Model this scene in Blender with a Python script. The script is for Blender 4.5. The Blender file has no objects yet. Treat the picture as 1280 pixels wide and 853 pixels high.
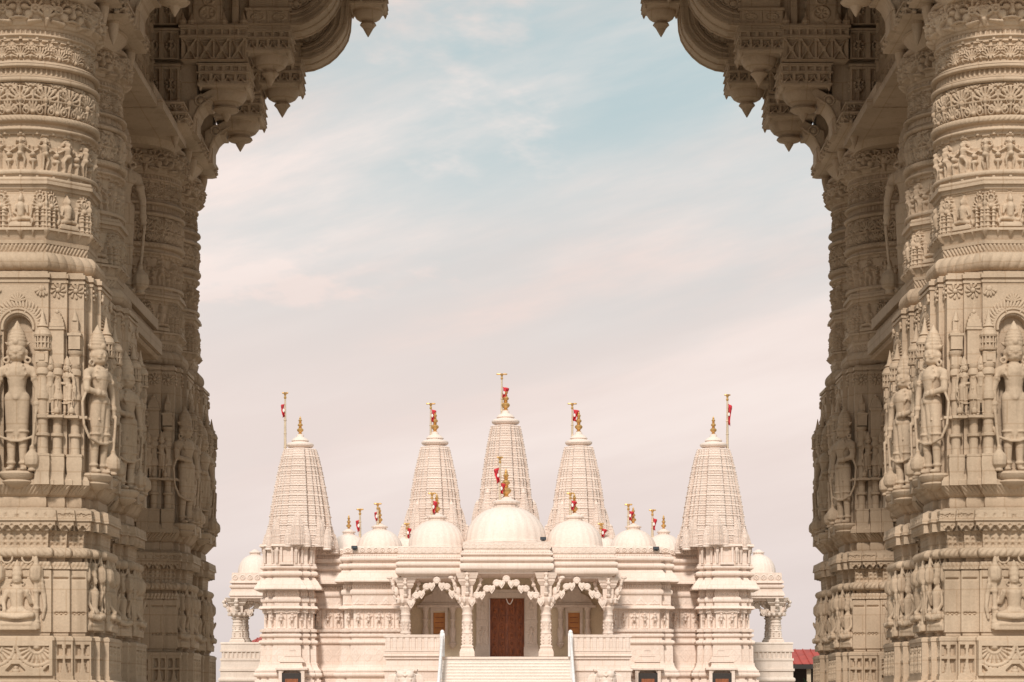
import bpy, math, random
import numpy as np
from mathutils import Vector, Matrix

PI = math.pi
rng = np.random.default_rng(7)
random.seed(7)
scene = bpy.context.scene
COL = scene.collection
EYE = 1.6            # camera height, metres
HZ = 887.0           # pixel row of the horizon in the photograph
F = 3022.0           # focal length in photograph pixels (85 mm on 36 mm)
U = 0.005            # one relief unit of the gateway, metres

# ------------------------------------------------------------------ materials
def new_mat(name):
    m = bpy.data.materials.new(name); m.use_nodes = True
    nt = m.node_tree
    return m, nt, nt.nodes['Principled BSDF']

def stone(name, c1, c2, rough=0.8, nscale=2.0, fine=60.0, bump=0.15, stain=None, stain_amt=0.0, joints=None):
    m, nt, b = new_mat(name)
    N, L = nt.nodes.new, nt.links.new
    geo = N('ShaderNodeNewGeometry')
    n1 = N('ShaderNodeTexNoise'); n1.inputs['Scale'].default_value = nscale; n1.inputs['Detail'].default_value = 6
    L(geo.outputs['Position'], n1.inputs['Vector'])
    r1 = N('ShaderNodeValToRGB')
    r1.color_ramp.elements[0].position = 0.3; r1.color_ramp.elements[0].color = (*c1, 1)
    r1.color_ramp.elements[1].position = 0.7; r1.color_ramp.elements[1].color = (*c2, 1)
    L(n1.outputs['Fac'], r1.inputs['Fac'])
    col = r1.outputs['Color']
    n2 = N('ShaderNodeTexNoise'); n2.inputs['Scale'].default_value = fine; n2.inputs['Detail'].default_value = 5
    n2.inputs['Roughness'].default_value = 0.7
    L(geo.outputs['Position'], n2.inputs['Vector'])
    mx = N('ShaderNodeMix'); mx.data_type = 'RGBA'; mx.blend_type = 'MULTIPLY'; mx.inputs['Factor'].default_value = 1.0
    mr = N('ShaderNodeMapRange'); mr.inputs['From Min'].default_value = 0.25; mr.inputs['From Max'].default_value = 0.75
    mr.inputs['To Min'].default_value = 0.86; mr.inputs['To Max'].default_value = 1.08
    L(n2.outputs['Fac'], mr.inputs['Value'])
    L(col, mx.inputs['A']); L(mr.outputs['Result'], mx.inputs['B']); col = mx.outputs['Result']
    if stain:
        # rain streaks: noise stretched along the vertical
        mp = N('ShaderNodeMapping'); mp.inputs['Scale'].default_value = (5.0, 5.0, 0.5)
        L(geo.outputs['Position'], mp.inputs['Vector'])
        n3 = N('ShaderNodeTexNoise'); n3.inputs['Scale'].default_value = 1.3; n3.inputs['Detail'].default_value = 7
        n3.inputs['Roughness'].default_value = 0.65
        L(mp.outputs['Vector'], n3.inputs['Vector'])
        m3 = N('ShaderNodeMapRange'); m3.inputs['From Min'].default_value = 0.52; m3.inputs['From Max'].default_value = 0.75
        m3.inputs['To Min'].default_value = 0.0; m3.inputs['To Max'].default_value = stain_amt
        L(n3.outputs['Fac'], m3.inputs['Value'])
        mx2 = N('ShaderNodeMix'); mx2.data_type = 'RGBA'
        L(m3.outputs['Result'], mx2.inputs['Factor']); L(col, mx2.inputs['A']); mx2.inputs['B'].default_value = (*stain, 1)
        col = mx2.outputs['Result']
    if joints:
        br = N('ShaderNodeTexBrick')
        mp2 = N('ShaderNodeMapping'); mp2.inputs['Rotation'].default_value = (PI/2, 0, 0)
        L(geo.outputs['Position'], mp2.inputs['Vector']); L(mp2.outputs['Vector'], br.inputs['Vector'])
        br.inputs['Scale'].default_value = joints; br.inputs['Mortar Size'].default_value = 0.008
        br.inputs['Color1'].default_value = (1, 1, 1, 1); br.inputs['Color2'].default_value = (0.96, 0.95, 0.94, 1)
        br.inputs['Mortar'].default_value = (0.86, 0.82, 0.78, 1)
        mx4 = N('ShaderNodeMix'); mx4.data_type = 'RGBA'; mx4.blend_type = 'MULTIPLY'; mx4.inputs['Factor'].default_value = 1.0
        L(col, mx4.inputs['A']); L(br.outputs['Color'], mx4.inputs['B']); col = mx4.outputs['Result']
    L(col, b.inputs['Base Color'])
    b.inputs['Roughness'].default_value = rough
    b.inputs['Specular IOR Level'].default_value = 0.25
    bp = N('ShaderNodeBump'); bp.inputs['Strength'].default_value = bump; bp.inputs['Distance'].default_value = 0.01
    L(n2.outputs['Fac'], bp.inputs['Height']); L(bp.outputs['Normal'], b.inputs['Normal'])
    return m

def plain(name, c, rough=0.6, metal=0.0, var=0.12, scale=8.0):
    m, nt, b = new_mat(name)
    N, L = nt.nodes.new, nt.links.new
    geo = N('ShaderNodeNewGeometry')
    n1 = N('ShaderNodeTexNoise'); n1.inputs['Scale'].default_value = scale; n1.inputs['Detail'].default_value = 4
    L(geo.outputs['Position'], n1.inputs['Vector'])
    r = N('ShaderNodeValToRGB')
    r.color_ramp.elements[0].color = (*[max(0, x*(1-var)) for x in c], 1); r.color_ramp.elements[0].position = 0.3
    r.color_ramp.elements[1].color = (*[min(1, x*(1+var)) for x in c], 1); r.color_ramp.elements[1].position = 0.7
    L(n1.outputs['Fac'], r.inputs['Fac']); L(r.outputs['Color'], b.inputs['Base Color'])
    b.inputs['Roughness'].default_value = rough; b.inputs['Metallic'].default_value = metal
    return m

M = {}
M['gate'] = stone('gate_limestone', (0.43, 0.325, 0.225), (0.60, 0.465, 0.335), 0.85, 1.6, 60, 0.35, (0.29, 0.21, 0.14), 0.7, 1.7)
M['gate_ceiling'] = M['gate']
M['marble'] = stone('temple_marble', (0.75, 0.615, 0.525), (0.82, 0.685, 0.595), 0.7, 0.8, 14, 0.12, (0.62, 0.48, 0.37), 0.45, 0.9)
M['marble_dome'] = stone('dome_marble', (0.77, 0.64, 0.555), (0.83, 0.705, 0.62), 0.65, 0.9, 12, 0.08, (0.64, 0.52, 0.43), 0.35)
M['pale'] = stone('stair_marble', (0.76, 0.67, 0.59), (0.81, 0.72, 0.64), 0.6, 0.9, 10, 0.05)
M['plaster'] = stone('porch_wall_stone', (0.72, 0.60, 0.43), (0.78, 0.66, 0.49), 0.8, 0.7, 16, 0.06)
M['grey_marble'] = stone('weathered_marble', (0.68, 0.575, 0.49), (0.76, 0.655, 0.565), 0.75, 1.5, 14, 0.12, (0.45, 0.37, 0.29), 0.4)
M['gold'] = plain('gilded_brass', (0.66, 0.40, 0.15), 0.4, 0.7, 0.15, 5)
M['pole'] = plain('pale_pole', (0.62, 0.50, 0.36), 0.5, 0.2)
M['red'] = plain('red_cloth', (0.62, 0.035, 0.05), 0.8, 0, 0.2)
M['white_cloth'] = plain('white_cloth', (0.8, 0.74, 0.7), 0.8)
M['roof_red'] = plain('red_roof_metal', (0.42, 0.05, 0.03), 0.55, 0, 0.15, 1.5)
M['dark'] = plain('near_black', (0.03, 0.022, 0.018), 0.6)  # near-black colour in place of shaded voids; door and gutter share it
M['black'] = plain('black_plastic', (0.02, 0.02, 0.02), 0.5)
M['orange_wood'] = plain('orange_wood', (0.52, 0.22, 0.06), 0.5, 0, 0.2, 3)
M['glass'] = plain('dark_glass', (0.05, 0.06, 0.07), 0.1)
M['bark'] = plain('bark', (0.12, 0.08, 0.05), 0.9)
M['leaf'] = plain('leaf', (0.045, 0.085, 0.03), 0.7, 0, 0.5, 1.2)
M['steel'] = plain('white_rail_paint', (0.78, 0.75, 0.73), 0.5, 0.0)

def door_mat():
    m, nt, b = new_mat('carved_teak')
    N, L = nt.nodes.new, nt.links.new
    geo = N('ShaderNodeNewGeometry')
    mp = N('ShaderNodeMapping'); mp.inputs['Scale'].default_value = (9, 9, 1.2)
    L(geo.outputs['Position'], mp.inputs['Vector'])
    n = N('ShaderNodeTexNoise'); n.inputs['Scale'].default_value = 2.0; n.inputs['Detail'].default_value = 6
    L(mp.outputs['Vector'], n.inputs['Vector'])
    r = N('ShaderNodeValToRGB')
    r.color_ramp.elements[0].color = (0.15, 0.042, 0.014, 1); r.color_ramp.elements[0].position = 0.3
    r.color_ramp.elements[1].color = (0.42, 0.13, 0.04, 1); r.color_ramp.elements[1].position = 0.75
    L(n.outputs['Fac'], r.inputs['Fac']); L(r.outputs['Color'], b.inputs['Base Color'])
    b.inputs['Roughness'].default_value = 0.5
    return m
M['teak'] = door_mat()

def paving_mat():
    m, nt, b = new_mat('paving')
    N, L = nt.nodes.new, nt.links.new
    geo = N('ShaderNodeNewGeometry')
    br = N('ShaderNodeTexBrick'); br.inputs['Scale'].default_value = 1.2; br.inputs['Mortar Size'].default_value = 0.01
    br.inputs['Color1'].default_value = (0.40, 0.345, 0.28, 1); br.inputs['Color2'].default_value = (0.35, 0.30, 0.24, 1)
    br.inputs['Mortar'].default_value = (0.25, 0.21, 0.17, 1)
    L(geo.outputs['Position'], br.inputs['Vector']); L(br.outputs['Color'], b.inputs['Base Color'])
    b.inputs['Roughness'].default_value = 0.8
    return m
M['paving'] = paving_mat()
M['grass'] = plain('dry_ground', (0.14, 0.13, 0.07), 0.95, 0, 0.3, 0.05)

# ------------------------------------------------------------------ mesh accumulator
class MB:
    def __init__(s): s.V = []; s.F = []; s.n = 0
    def add(s, v, f):
        v = np.asarray(v, float).reshape(-1, 3)
        for q in (f if isinstance(f, list) else [f]):
            s.F.append(np.atleast_2d(np.asarray(q, int)) + s.n)
        s.V.append(v); s.n += len(v); return s
    def F_all(s): return [f for f in s.F]
    def xf(s, mat):
        for i, v in enumerate(s.V):
            s.V[i] = v @ np.array(mat.to_3x3()).T + np.array(mat.translation)
        return s
    def mesh(s, name, sharp=38):
        V = np.concatenate(s.V); me = bpy.data.meshes.new(name)
        me.vertices.add(len(V)); me.vertices.foreach_set('co', V.astype(np.float32).ravel())
        lv = np.concatenate([f.ravel() for f in s.F]); lt = np.concatenate([np.full(len(f), f.shape[1]) for f in s.F])
        ls = np.concatenate([[0], np.cumsum(lt)[:-1]])
        me.loops.add(len(lv)); me.loops.foreach_set('vertex_index', lv.astype(np.int32))
        me.polygons.add(len(lt)); me.polygons.foreach_set('loop_start', ls.astype(np.int32))
        me.update(calc_edges=True); me.validate()
        me.polygons.foreach_set('use_smooth', np.ones(len(me.polygons), bool))
        me.set_sharp_from_angle(angle=math.radians(sharp))
        return me
    # -------- primitives
    def box(s, c, h):
        c = np.array(c, float); h = np.array(h, float)
        v = np.array([[x, y, z] for x in (-1, 1) for y in (-1, 1) for z in (-1, 1)]) * h + c
        s.add(v, [np.array([[0,1,3,2],[4,6,7,5],[0,4,5,1],[2,3,7,6],[0,2,6,4],[1,5,7,3]])]); return s
    def bx(s, x0, x1, y0, y1, z0, z1):
        return s.box(((x0+x1)/2, (y0+y1)/2, (z0+z1)/2), (abs(x1-x0)/2, abs(y1-y0)/2, abs(z1-z0)/2))
    def lathe(s, prof, n=24, c=(0, 0, 0), flute=None, cap=True, sx=1, sy=1):
        pr = np.array(prof, float); th = np.arange(n)*2*PI/n
        r = pr[:, 0][:, None]*np.ones(n)
        if flute is not None: r = r*flute(th)[None, :]
        X = r*np.cos(th)*sx + c[0]; Y = r*np.sin(th)*sy + c[1]; Z = pr[:, 1][:, None]+np.zeros(n)+c[2]
        v = np.stack([X, Y, Z], -1).reshape(-1, 3)
        f = grid_faces(len(pr), n, True)
        if pr[-1, 1] < pr[0, 1]: f = f[:, ::-1]
        fs = [f]
        if cap:
            up = pr[-1, 1] > pr[0, 1]
            a = np.arange(n); b = a+(len(pr)-1)*n
            fs += [a[::-1] if up else a, b if up else b[::-1]]
        s.add(v, fs); return s
    def cap(s, p, q, r1, r2=None, n=12, k=4):
        p = np.array(p, float); q = np.array(q, float); r2 = r1 if r2 is None else r2
        d = q-p; L = np.linalg.norm(d); d = d/L if L > 1e-9 else np.array([0, 0, 1.])
        a = np.cross(d, [0, 0, 1.] if abs(d[2]) < .9 else [1., 0, 0]); a /= np.linalg.norm(a); b = np.cross(d, a)
        prof = [(r1*math.cos(t), -r1*math.sin(t)) for t in np.linspace(PI/2*.98, 0, k)] + \
               [(r2*math.cos(t), L+r2*math.sin(t)) for t in np.linspace(0, PI/2*.98, k)]
        th = np.arange(n)*2*PI/n
        v = [p + d*z + r*(math.cos(t)*a+math.sin(t)*b) for r, z in prof for t in th]
        f = grid_faces(len(prof), n, True)
        s.add(v, [f, np.arange(n)[::-1], np.arange(n)+(len(prof)-1)*n]); return s
    def ell(s, c, r, n=14, k=9):
        t = np.linspace(-PI/2*.99, PI/2*.99, k)
        s.lathe2([(math.cos(a), math.sin(a)) for a in t], n, c, r); return s
    def lathe2(s, prof, n, c, r):
        pr = np.array(prof); th = np.arange(n)*2*PI/n
        v = np.stack([pr[:, :1]*np.cos(th)*r[0]+c[0], pr[:, :1]*np.sin(th)*r[1]+c[1], pr[:, 1:]*np.ones(n)*r[2]+c[2]], -1).reshape(-1, 3)
        s.add(v, [grid_faces(len(pr), n, True), np.arange(n)[::-1], np.arange(n)+(len(pr)-1)*n])
    def tor(s, c, R, r, axis='z', n=24, k=8, a0=0, a1=2*PI):
        full = abs(a1-a0-2*PI) < 1e-6
        t = a0+np.arange(n)*(a1-a0)/(n if full else n-1); p = np.arange(k)*2*PI/k
        x = (R+r*np.cos(p)[None])*np.cos(t)[:, None]; y = (R+r*np.cos(p)[None])*np.sin(t)[:, None]; z = r*np.sin(p)[None]+0*x
        if axis == 'y': P = np.stack([x, z, y], -1)
        elif axis == 'x': P = np.stack([z, x, y], -1)
        else: P = np.stack([x, y, z], -1)
        f = grid_faces(n+(1 if full else 0), k, True)
        if full: f = f % (n*k)
        s.add((P+np.array(c)).reshape(-1, 3), f); return s
    def tube(s, pts, r, n=8):
        for a, b in zip(pts[:-1], pts[1:]): s.cap(a, b, r, r, n, 3)
        return s
    def extr(s, poly, y0, y1):
        """polygon in (x, z) extruded along y"""
        P = np.array(poly, float); n = len(P)
        area = np.sum(P[:, 0]*np.roll(P[:, 1], -1)-np.roll(P[:, 0], -1)*P[:, 1])
        if area < 0: P = P[::-1]
        a = np.stack([P[:, 0], np.full(n, y0), P[:, 1]], -1); b = np.stack([P[:, 0], np.full(n, y1), P[:, 1]], -1)
        i = np.arange(n); j = (i+1) % n
        s.add(np.concatenate([a, b]), [i, (i+n)[::-1], np.stack([j, i, i+n, j+n], -1)]); return s

def grid_faces(nr, nc, closed):
    i = np.arange(nr-1)[:, None]; j = np.arange(nc if closed else nc-1)[None, :]
    j2 = (j+1) % nc
    return np.stack([i*nc+j, i*nc+j2, (i+1)*nc+j2, (i+1)*nc+j], -1).reshape(-1, 4)

# ------------------------------------------------------------------ objects
def link(name, me, mat=None, parent=None, loc=None, sc=None, rz=None, label=None):
    if isinstance(me, MB): me = me.mesh(name)
    o = bpy.data.objects.new(name, me); COL.objects.link(o)
    if mat is not None and me is not None and not me.materials: me.materials.append(mat)
    if parent is not None: o.parent = parent
    if loc is not None: o.location = loc
    if sc is not None: o.scale = sc
    if rz is not None: o.rotation_euler[2] = rz
    if label: o['label'] = label
    return o
def thing(name, label, cat, loc=(0, 0, 0), group=None, me=None, mat=None):
    o = link(name, me, mat, None, loc); o['label'] = label; o['category'] = cat
    if group: o['group'] = group
    return o
def struct(name, me, mat):
    o = link(name, me, mat); o['kind'] = 'structure'; return o
def remesh(mb, name, voxel, smooth=2):
    me = mb.mesh(name+'_rough'); o = bpy.data.objects.new('tmp', me); COL.objects.link(o)
    r = o.modifiers.new('r', 'REMESH'); r.mode = 'VOXEL'; r.voxel_size = voxel; r.use_smooth_shade = True
    if smooth:
        sm = o.modifiers.new('s', 'SMOOTH'); sm.iterations = smooth; sm.factor = 0.5
    dg = bpy.context.evaluated_depsgraph_get(); dg.update()
    out = bpy.data.meshes.new_from_object(o.evaluated_get(dg)); out.name = name
    bpy.data.objects.remove(o); bpy.data.meshes.remove(me)
    return out

# ------------------------------------------------------------------ carved relief as height fields
class Rel:
    """height field tile; x centred on 0 and periodic, y from 0 (bottom) to h (top)"""
    def __init__(s, w, h, res=0.9):
        s.w, s.h = w, h; nx, ny = max(4, round(w/res)), max(3, round(h/res))
        s.X = ((np.arange(nx)+.5)*w/nx-w/2)[None, :]+np.zeros((ny, 1)); s.Y = ((np.arange(ny)+.5)*h/ny)[:, None]+np.zeros((1, nx))
        s.H = np.zeros((ny, nx))
    def dx(s, cx): return (s.X-cx+s.w/2) % s.w - s.w/2
    def cap(s, x1, y1, x2, y2, r1, r2=None, k=1.0, base=0.0):
        r2 = r1 if r2 is None else r2; xm = (x1+x2)/2
        px = s.dx(xm)+xm-x1; py = s.Y-y1; vx, vy = x2-x1, y2-y1; L2 = vx*vx+vy*vy+1e-9
        t = np.clip((px*vx+py*vy)/L2, 0, 1); d = np.hypot(px-t*vx, py-t*vy); r = r1+(r2-r1)*t
        val = np.where(d < r, base+k*np.sqrt(np.maximum(r*r-d*d, 0)), -99); s.H = np.maximum(s.H, val); return s
    def ell(s, cx, cy, a, b, hh, base=0.0):
        q = 1-(s.dx(cx)/a)**2-((s.Y-cy)/b)**2
        s.H = np.maximum(s.H, np.where(q > 0, base+hh*np.sqrt(np.maximum(q, 0)), -99)); return s
    def box(s, cx, cy, hw, hh, z, soft=0.8):
        d = np.minimum(hw-np.abs(s.dx(cx)), hh-np.abs(s.Y-cy)); s.H = np.maximum(s.H, z*np.clip(d/soft, 0, 1)); return s
    def cutbox(s, cx, cy, hw, hh, z):
        d = np.minimum(hw-np.abs(s.dx(cx)), hh-np.abs(s.Y-cy)); s.H = np.where(d > 0, np.minimum(s.H, -z), s.H); return s
    def cutell(s, cx, cy, a, b, z):
        q = 1-(s.dx(cx)/a)**2-((s.Y-cy)/b)**2; s.H = np.where(q > 0, np.minimum(s.H, -z), s.H); return s
    def ring(s, cx, cy, R, r, k=1.0, a0=-400, a1=400, base=0.0):
        px, py = s.dx(cx), s.Y-cy; d = np.abs(np.hypot(px, py)-R); a = np.degrees(np.arctan2(py, px))
        ok = (d < r) & (a >= a0) & (a <= a1)
        s.H = np.maximum(s.H, np.where(ok, base+k*np.sqrt(np.maximum(r*r-d*d, 0)), -99)); return s
    def fan(s, cx, cy, R, n, r, k=1, a0=0, a1=180, r0=0.25):
        for i in range(n):
            a = math.radians(a0+(a1-a0)*(i+.5)/n)
            s.cap(cx+R*r0*math.cos(a), cy+R*r0*math.sin(a), cx+R*math.cos(a), cy+R*math.sin(a), r*.55, r, k)
        return s
    def poly(s, pts, r, k=1, r2=None):
        for i, (a, b) in enumerate(zip(pts[:-1], pts[1:])):
            s.cap(*a, *b, r, r2, k)
        return s
    def speck(s, amt, seed=1):
        g = np.random.default_rng(seed); s.H = s.H + amt*(g.random(s.H.shape)-.5)*(s.H > 0); return s

def cat(*rels): return np.concatenate([r.H for r in rels], 1)

def fig_stand(R, cx, y0, h, pose=0, k=1.15, m=1):
    u = h/8.0
    R.ell(cx, y0+6.95*u, .62*u, .78*u, 1.0*u*k); R.cap(cx, y0+7.4*u, cx, y0+8.0*u, .5*u, .15*u, k)
    R.ring(cx, y0+6.95*u, .95*u, .22*u, k*.9, -30, 210)
    R.cap(cx, y0+4.4*u, cx+.1*m*u, y0+5.7*u, .72*u, 1.02*u, k); R.ell(cx-.1*m*u, y0+4.0*u, 1.02*u, .8*u, 1.0*u*k)
    R.cap(cx-.95*u, y0+5.95*u, cx+.95*u, y0+5.95*u, .45*u, .45*u, k)
    L = {0: ((-.45, 3.8), (-.55, 2.1), (-.5, .3), (.45, 3.8), (.75, 2.2), (.45, .35)),
         1: ((-.45, 3.8), (-1.1, 2.4), (-.4, .4), (.45, 3.8), (.5, 2.1), (.55, .3)),
         2: ((-.45, 3.8), (-1.25, 2.6), (-.9, .4), (.45, 3.8), (1.25, 2.6), (.9, .4))}[pose]
    for i in (0, 3):
        a, b, c = L[i:i+3]
        R.cap(cx+m*a[0]*u, y0+a[1]*u, cx+m*b[0]*u, y0+b[1]*u, .58*u, .42*u, k); R.cap(cx+m*b[0]*u, y0+b[1]*u, cx+m*c[0]*u, y0+c[1]*u, .42*u, .28*u, k)
        R.cap(cx+m*c[0]*u, y0+c[1]*u, cx+m*(c[0]*1.5)*u, y0+.2*u, .3*u, .2*u, k)
    A = {0: ((1.15, 5.8), (1.75, 4.7), (1.3, 5.6), (-1.15, 5.8), (-1.6, 4.6), (-1.5, 3.4)),
         1: ((1.15, 5.8), (1.9, 6.3), (1.5, 7.5), (-1.15, 5.8), (-1.8, 4.9), (-.6, 4.8)),
         2: ((1.15, 5.8), (2.0, 5.2), (2.4, 6.2), (-1.15, 5.8), (-2.0, 5.2), (-2.4, 6.2))}[pose]
    for i in (0, 3):
        a, b, c = A[i:i+3]
        R.cap(cx+m*a[0]*u, y0+a[1]*u, cx+m*b[0]*u, y0+b[1]*u, .36*u, .3*u, k); R.cap(cx+m*b[0]*u, y0+b[1]*u, cx+m*c[0]*u, y0+c[1]*u, .3*u, .24*u, k)
def fig_seat(R, cx, y0, h, k=1.1):
    u = h/6.0
    R.cutell(cx, y0+4.5*u, 1.15*u, 1.7*u, 1.2)
    R.ell(cx, y0+4.5*u, .68*u, .8*u, 1.0*u*k); R.cap(cx, y0+5.1*u, cx, y0+5.9*u, .5*u, .12*u, k)
    R.cap(cx, y0+1.7*u, cx, y0+3.1*u, .8*u, 1.05*u, k); R.cap(cx-1*u, y0+3.3*u, cx+1*u, y0+3.3*u, .42*u, .42*u, k)
    for m in (-1, 1):
        R.cap(cx+m*1.15*u, y0+3.2*u, cx+m*1.6*u, y0+2.0*u, .36*u, .3*u, k)
        R.cap(cx+m*1.6*u, y0+2.0*u, cx+m*(1.5 if m > 0 else .5)*u, y0+(3.4 if m > 0 else 1.5)*u, .3*u, .24*u, k)
    R.cap(cx-.6*u, y0+1.1*u, cx+1.9*u, y0+.9*u, .5*u, .42*u, k*1.1); R.cap(cx+.5*u, y0+1.0*u, cx-1.8*u, y0+.6*u, .5*u, .4*u, k*1.1)
    R.cap(cx-1.2*u, y0+.6*u, cx-.6*u, y0-.4*u, .4*u, .25*u, k)
    R.box(cx, y0-.1*u, 2.3*u, .35*u, .9*u)

# tiles, all in relief units
def t_face():
    w = 76.2; R = Rel(w, 44)
    for m in (-1, 1):
        R.ell(m*8, 24, 5.5, 4.2, 6); R.ring(m*8.5, 24.5, 7.5, 1.7, 2.2, 10, 170); R.ell(m*8, 24, 2, 2, 1.5, 6)
        R.ell(m*13, 14, 6, 6, 5); R.cap(m*4, 10, m*13, 8, 2, 1.4, 2.2)
        R.fan(m*22, 22, 12, 7, 2.4, 1.7, -60, 240); R.ring(m*22, 22, 5, 1.8, 2, ); R.ell(m*22, 22, 2.6, 2.6, 5)
        R.cap(m*17, 38, m*31, 34, 2.5, 1.5, 2); R.cap(m*14, 4, m*30, 7, 3, 2, 1.8)
        R.cap(m*9, 32, m*15, 41, 2.2, 1.2, 2)
    R.cap(0, 26, 0, 17, 2.4, 4.2, 1.6); R.ell(0, 9, 9, 3.2, 5); R.cutbox(0, 7.6, 6, .8, 1)
    R.fan(0, 31, 11, 5, 2.2, 1.8, 20, 160); R.ell(0, 32, 3.4, 3.4, 6)
    R.fan(w/2, 10, 12, 5, 2.6, 1.7, 20, 160); R.fan(w/2, 30, 11, 5, 2.4, 1.7, 200, 340); R.ell(w/2, 20, 4, 4, 6)
    R.cap(w/2, 8, w/2, 0, 4, 1.2, 1.6); R.box(0, 42, 40, 1.6, 3)
    return R
def t_fan():
    w = 28; R = Rel(w, 29)
    R.fan(0, 4, 14, 9, 1.7, 1.8, 5, 175, .4); R.ring(0, 4, 5, 1.2, 1.6, 0, 180); R.ell(0, 5, 2.6, 3, 3.5)
    R.fan(w/2, 25, 10, 6, 1.5, 1.6, 190, 350, .4); R.ring(w/2, 25, 4, 1, 1.6, 180-360, 0)
    R.ring(0, 4, 17.2, 1.0, 1.6, 10, 170); R.ell(w/2, 6, 2, 3, 3)
    for i in range(2): R.box(-7+14*i, 27.5, 4.8, 1.2, 3.5, .6)
    return R
def t_foliage():
    w = 37.4; R = Rel(w, 42)
    R.fan(0, 19, 16, 9, 2.3, 1.5, -12, 192, .35); R.ell(0, 19, 4.2, 4.2, 6); R.ring(0, 19, 6.4, 1.0, 1.8)
    R.cap(0, 14, 0, 2, 2.4, 1.4, 1.8); R.ring(0, 19, 18.2, 1.0, 1.6, -20, 200)
    R.fan(w/2, 3, 13, 7, 2.2, 1.5, 15, 165, .4); R.ell(w/2, 4, 4, 3.4, 6)
    for m in (-1, 1):
        R.ring(m*8.5, 6.5, 4.4, 1.6, 2); R.ell(m*8.5, 6.5, 2, 2, 4.5); R.cap(m*3, 13, m*10, 11, 1.6, 1.2, 1.8)
        R.fan(m*14.5, 34, 9, 6, 2.0, 1.6, 20 if m > 0 else -20, 220 if m > 0 else 160, .4); R.ell(m*14.5, 33, 2.6, 2.6, 4.5)
        R.cap(m*12, 23, m*17.5, 28, 1.8, 1.0, 1.8)
    R.cap(w/2, 18, w/2, 30, 1.8, 2.4, 1.8); R.box(0, 40.5, 20, 1.2, 2.4); R.speck(.6, 4)
    return R
def t_dancers():
    out = []
    for i, (p, m) in enumerate(((2, 1), (1, -1), (2, -1), (1, 1))):
        w = 36; R = Rel(w, 47)
        R.ring(0, 35.5, 7.2, 1.0, 1.6, -10, 190); R.cutell(0, 36, 5.6, 6.2, 1.6)
        fig_stand(R, 0, 1.5, 40, p, 1.35, m)
        R.ell(w/2, 21, 4.2, 3.4, 4.5); R.ell(w/2, 13, 6, 3.2, 4); R.cap(w/2, 12, w/2, 2, 2.4, 1.6, 1.5); R.cap(w/2, 24, w/2, 31, 1.6, 1, 1.5)
        R.cap(w/2-8, 28, w/2, 24, 1.3, 1.3, 1.5); R.cap(w/2+8, 28, w/2, 24, 1.3, 1.3, 1.5)
        R.box(0, 45.8, 6, 1.2, 2.5); R.box(w/2, 45.8, 2, 1.2, 0.6)
        R.box(0, .8, 18, .8, 3.5)
        out.append(R)
    return cat(*out)
def t_octface():
    out = []
    for i in range(2):
        w = 76.2; R = Rel(w, 50)
        for q in (-1, 1): R.box(q*18, 47.6, 15, .6, 1.6, .4)
        R.box(0, 49.5, 38, .5, 2.0)
        fig_seat(R, 0, 6.5, 40, 1.1)
        R.box(0, 3.2, 18, 3, 6.5)
        for s_ in (-1, 1):
            R.cap(s_*15, 12, s_*19, 30, 2.2, 1.4, 1.5); R.ell(s_*18, 9, 3, 4, 4)
            for o in (25.5, 33.2):
                x = s_*o
                R.cap(x, 1, x, 24, 3.0, 2.7, 1.7)
                for y in (3, 8.5, 15, 20, 23.5): R.box(x, y, 3.7, 1.1, 6, .5)
            R.fan(s_*29.5, 27.5, 11, 9, 1.9, 2.2, -25, 205, .4); R.ell(s_*29.5, 28, 4, 3.4, 6); R.ring(s_*29.5, 38.5, 4.2, 1.5, 2); R.ell(s_*29.5, 38.5, 1.8, 1.8, 4.5); R.fan(s_*29.5, 38, 8.5, 7, 1.4, 1.8, -20, 200, .6)
            R.cap(s_*38.1, 2, s_*38.1, 42, 2.2, 1.8, 2.2); R.ell(s_*38.1, 14, 3.4, 6, 6); R.ell(s_*38.1, 31, 3.2, 5, 6)
        out.append(R)
    return cat(*out)
def t_rope(n=1):
    R = Rel(14, 26)
    ph = (R.X/14 + (R.Y-13)/40) % 1.0
    R.H = 1.6*np.abs(np.sin(PI*ph))**.7
    return R
def t_rope_s():
    R = Rel(7, 10); ph = (R.X/7+(R.Y-5)/9) % 1.0; R.H = 1.6*np.abs(np.sin(PI*ph))**.6; return R
def t_drops():
    R = Rel(38, 10); R.cap(0, 9, 0, 3, 5, .6, .8); R.cap(19, 9, 19, 5, 2.5, .6, .8); return R
def t_dentil():
    R = Rel(6.2, 8); R.box(0, 4, 1.9, 4.2, 2.4, .6); return R
def t_notch():
    R = Rel(24, 5); R.box(0, 2.5, 2.2, 2.6, 2.6, .4); R.box(0, 4.4, 12, .7, 2.6, .4); return R
# ------------------------------------------------------------------ swept bands carrying relief
def samp(H, u, v):
    """bilinear sample, u periodic array in [0,1), v scalar in [0,1]"""
    ny, nx = H.shape
    x = (u % 1.0)*nx-.5; y = min(max(v*ny-.5, 0), ny-1)
    x0 = np.floor(x).astype(int); fx = x-x0; y0 = int(y); fy = y-y0; y1 = min(y0+1, ny-1)
    a = H[y0, x0 % nx]*(1-fx)+H[y0, (x0+1) % nx]*fx; b = H[y1, x0 % nx]*(1-fx)+H[y1, (x0+1) % nx]*fx
    return a*(1-fy)+b*fy
lin = lambda a, b: (lambda t: a+(b-a)*t)
def tor(a, bulge, b=None):
    b = a if b is None else b
    return lambda t: a+(b-a)*t+bulge*math.sqrt(max(0, 1-(2*t-1)**2))
def sco(a, dip, b=None):
    b = a if b is None else b
    return lambda t: a+(b-a)*t-dip*math.sqrt(max(0, 1-(2*t-1)**2))

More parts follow.
